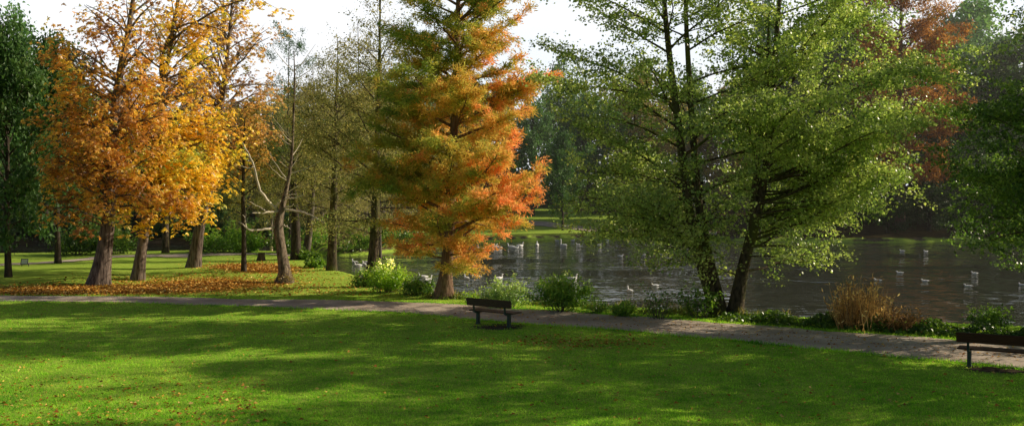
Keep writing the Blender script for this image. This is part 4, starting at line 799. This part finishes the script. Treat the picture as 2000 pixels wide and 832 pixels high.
def wing_mesh(kind, s, mat):
    k = {'swan': 1.0, 'goose': .68, 'gull': .40}[kind]; pts = np.array([(.18, s*.17, .20), (.05, s*.205, .235), (-.15, s*.20, .25), (-.38, s*.13, .24), (-.60, s*.05, .235), (-.68, s*.03, .24)])*k; rad = np.array([.03, .10, .125, .10, .05, .008])*k
    P, r_ = spine(pts, rad, 22); t = TB(); t.tube(P, r_, 10); V = t.V[0]; c = np.repeat(P, 10, 0); d = V-c; d[:, 1] *= .42; t.V[0] = c + d; return t.mesh('wing', mat)
BM = {}
for kind, mb, mw in (('swan', 'white_feather', 'white_feather'), ('goose', 'white_feather', 'white_feather'), ('gull', 'white_feather', 'grey_feather'), ('duck', 'dark_feather', 'dark_feather')):
    g = 'gull' if kind == 'duck' else kind; t = TB(); k = {'swan': ((.59, .705), (.69, .68), .024), 'goose': ((.40, .432), (.47, .42), .018), 'gull': ((.24, .176), (.285, .168), .009)}[g]
    t.tube([(k[0][0], 0, k[0][1]), ((k[0][0]+k[1][0])/2, 0, (k[0][1]+k[1][1])/2+.003), (k[1][0], 0, k[1][1])], [k[2], k[2]*.8, k[2]*.2], 8)
    BM[kind] = (bird_mesh('body', g, M[mb]), wing_mesh(g, 1, M[mw]), wing_mesh(g, -1, M[mw]), t.mesh('beak', M['beak']))
def bird(kind, label, px, py, az, s=1.0, group='white water birds on the lake'):
    p = gp(px, py, WZ); nm = {'swan': 'swan', 'goose': 'goose', 'gull': 'gull', 'duck': 'duck'}[kind]; o = thing(nm, label, {'swan': 'swan', 'goose': 'goose', 'gull': 'gull', 'duck': 'duck'}[kind], (p[0], p[1], WZ-.035*s*(2 if kind == 'swan' else 1)), R(az), group); o.scale = (s, s, s)
    for nme, me in zip(('body', 'wing', 'wing', 'beak'), BM[kind]): link(nme, me, o)
bird('swan', 'white swan with raised neck alone on open water before the far bank', 1100, 482, 118, .82)
for px, py, az, lab in ((693, 514, 150, 'white goose farthest out of the four crowding the inlet water'), (699, 520, 200, 'white goose nearest the bank of the four in the inlet'), (711, 518, 120, 'white goose in the middle of the inlet group facing away'), (718, 514, 30, 'white goose of the inlet group half hidden by an alder trunk')):
    bird('goose', lab, px, py, az, .62)
for i, (px, py, az, lab) in enumerate(((926, 489, 20, 'white goose under the orange cypress bough nearest the trunk'), (940, 488, 170, 'white goose under the orange bough, second from the trunk'), (964, 485, 10, 'white goose in the gap below the orange boughs, third in the row'), (972, 485, 190, 'white goose close behind the third of the row under the boughs'), (998, 484, 160, 'white goose with lifted neck midway along the row by the cypress'), (1006, 486, 0, 'white goose low on the water behind the yellow green bough'), (1016, 482, 30, 'white goose nearly clear of the orange boughs with upright neck'), (1049, 480, 90, 'white goose just above the tip of the lowest orange bough'))):
    bird('goose', lab, px, py, az, .8)
for px, py, az, lab in ((826, 543, 200, 'black headed white goose behind the low shrub beside the cypress trunk'), (838, 549, 60, 'mottled white goose nearest the cypress trunk'), (911, 546, 120, 'white goose below the orange boughs beside the cypress trunk'), (930, 543, 170, 'white goose in the gap under the lowest yellow boughs'), (975, 546, 40, 'white goose just above the pale leaved shrub'), (1119, 546, 20, 'white goose peeping out beside the rounded green bush'), (1230, 571, 110, 'white goose facing the shore alone on the open brown water')):
    bird('goose', lab, px, py, az, .66)
for px, py, az, lab in ((1279, 559, 200, 'white gull on the water at the tip of a low alder bough'), (1129, 478, 190, 'small white gull just past the lone swan'), (1171, 479, 20, 'small white gull midway between lone swan and alder leaves'), (1119, 470, 10, 'tiny white gull close under the far bank beyond the swan'), (1088, 471, 170, 'tiny white gull close under the far bank before the round tree'), (1186, 470, 10, 'tiny white gull under the far bank at the alder leaf tips'), (1212, 501, 0, 'grey white gull with wet spread back on the open water'), (1256, 499, 185, 'grey gull on open water near the alder leaves'), (1291, 498, 150, 'white gull seen through a gap in the alder leaves'),
                        (1762, 491, 170, 'white gull on the dark water below the rust red cypress'), (1808, 492, 200, 'white gull on the dark water past the rust red cypress'), (1757, 534, 175, 'white gull on dark water at the tips of the pale alder leaves'), (1806, 550, 178, 'white gull on dark water centred above the dark reeds'), (1890, 560, 172, 'white gull swimming nearest the second bench on dark water'), (1903, 535, 185, 'white gull just below the low hanging boughs'), (1996, 558, 120, 'white gull at the picture edge beyond the second bench'), (1714, 549, 160, 'white gull beside the top of the rusty reeds'), (1651, 604, 100, 'white gull close inshore at the rusty reed foot')):
    bird('gull', lab, px, py, az, .82)
for px, py, az, lab in ((1168, 460, 90, 'dark duck resting on the far bank edge nearest the round tree'), (1188, 460, 30, 'dark duck resting on the far bank edge beside the alder leaves')):
    z = .1; p = gpz(px, py-1); o = thing('duck', lab, 'duck', (p[0], p[1], p[2]-.02), R(az), 'dark ducks on the far bank'); o.scale = (1.5,)*3
    for nme, me in zip(('body', 'wing', 'wing', 'beak'), BM['duck']): link(nme, me, o)

# ------------------------------------------------------------------ light
SUN_EL, SUN_AZ = 27.0, 16.5      # azimuth measured from +X towards +Y
sd = np.array([math.cos(R(SUN_AZ))*math.cos(R(SUN_EL)), math.sin(R(SUN_AZ))*math.cos(R(SUN_EL)), math.sin(R(SUN_EL))])
from mathutils import Vector
sl = bpy.data.lights.new('sun', 'SUN'); sl.energy = 5.0; sl.angle = R(.55); sl.color = (1, .86, .64)
so = bpy.data.objects.new('sun', sl); col.objects.link(so); so.rotation_euler = Vector(sd).to_track_quat('Z', 'Y').to_euler(); so.location = (60, 30, 50)
w = bpy.data.worlds.new('World'); scene.world = w; w.use_nodes = True; nt = w.node_tree; nt.nodes.clear()
out = nt.nodes.new('ShaderNodeOutputWorld'); bg = nt.nodes.new('ShaderNodeBackground'); sky = nt.nodes.new('ShaderNodeTexSky')
sky.sky_type = 'NISHITA'; sky.sun_disc = False; sky.sun_elevation = R(SUN_EL); sky.sun_rotation = R(90-SUN_AZ); sky.dust_density = 2.5; sky.air_density = 1.0; sky.altitude = 60
bg.inputs['Strength'].default_value = .055
LK = nt.links.new
tc = nt.nodes.new('ShaderNodeTexCoord'); sx = nt.nodes.new('ShaderNodeSeparateXYZ'); LK(tc.outputs['Generated'], sx.inputs[0])
def mrange(src, a, b, c, d):
    n = nt.nodes.new('ShaderNodeMapRange'); n.interpolation_type = 'SMOOTHSTEP'; LK(src, n.inputs[0])
    for i, v in enumerate((a, b, c, d)): n.inputs[i+1].default_value = v
    return n.outputs[0]
def mmath(op, a, b):
    n = nt.nodes.new('ShaderNodeMath'); n.operation = op
    for i, v in enumerate((a, b)):
        if isinstance(v, (int, float)): n.inputs[i].default_value = v
        else: LK(v, n.inputs[i])
    return n.outputs[0]
mp = nt.nodes.new('ShaderNodeMapping'); mp.inputs['Scale'].default_value = (1, 1, 2.6); LK(tc.outputs['Generated'], mp.inputs[0])
nz = nt.nodes.new('ShaderNodeTexNoise'); nz.inputs['Scale'].default_value = 2.6; nz.inputs['Detail'].default_value = 5; LK(mp.outputs[0], nz.inputs['Vector'])
low = mrange(sx.outputs[2], .15, .36, 1.0, 0.0)                     # bright haze and thin cloud low over the lake
side = mrange(sx.outputs[1], -.1, .5, .12, 1.0)
cl = mrange(nz.outputs[0], .36, .52, .97, 1.0)
f = mmath('MULTIPLY', mmath('MULTIPLY', low, side), cl)
mx = nt.nodes.new('ShaderNodeMix'); mx.data_type = 'RGBA'; LK(f, mx.inputs[0]); LK(sky.outputs[0], mx.inputs[6]); cm = nt.nodes.new('ShaderNodeMix'); cm.data_type = 'RGBA'; cm.inputs[6].default_value = (18.6, 19.9, 21.2, 1); cm.inputs[7].default_value = (20, 20.4, 21.0, 1); LK(mrange(nz.outputs[0], .40, .54, 0.0, 1.0), cm.inputs[0]); LK(cm.outputs[2], mx.inputs[7])
LK(mx.outputs[2], bg.inputs['Color']); LK(bg.outputs[0], out.inputs['Surface'])

# thin morning haze over the lake
def haze():
    m, nt, out = mat_new('haze'); v = nd(nt, 'ShaderNodeVolumeScatter', Density=.0009, Anisotropy=.55); v.inputs['Color'].default_value = (.95, .96, .93, 1); nt.links.new(v.outputs[0], out.inputs['Volume'])
    bm = bmesh.new(); box_bm(bm, 330, 108, 26, (20, 117, 12.2), bev=.01); me = bpy.data.meshes.new('haze'); bm.to_mesh(me); bm.free(); me.materials.append(m); tag(link('haze', me), 'thin pale haze hanging over the far side of the lake', 'haze', kind='stuff')
haze()
# ------------------------------------------------------------------ render settings
scene.render.engine = 'CYCLES'
cy = scene.cycles; cy.use_denoising = True
try: cy.denoiser = 'OPENIMAGEDENOISE'
except Exception: pass
cy.volume_bounces = 0; cy.volume_step_rate = 4; cy.max_bounces = 7; cy.diffuse_bounces = 3; cy.glossy_bounces = 3; cy.transmission_bounces = 4; cy.transparent_max_bounces = 4
cy.sample_clamp_indirect = 6
scene.view_settings.view_transform = 'Standard'; scene.view_settings.look = 'None'; scene.view_settings.exposure = 0
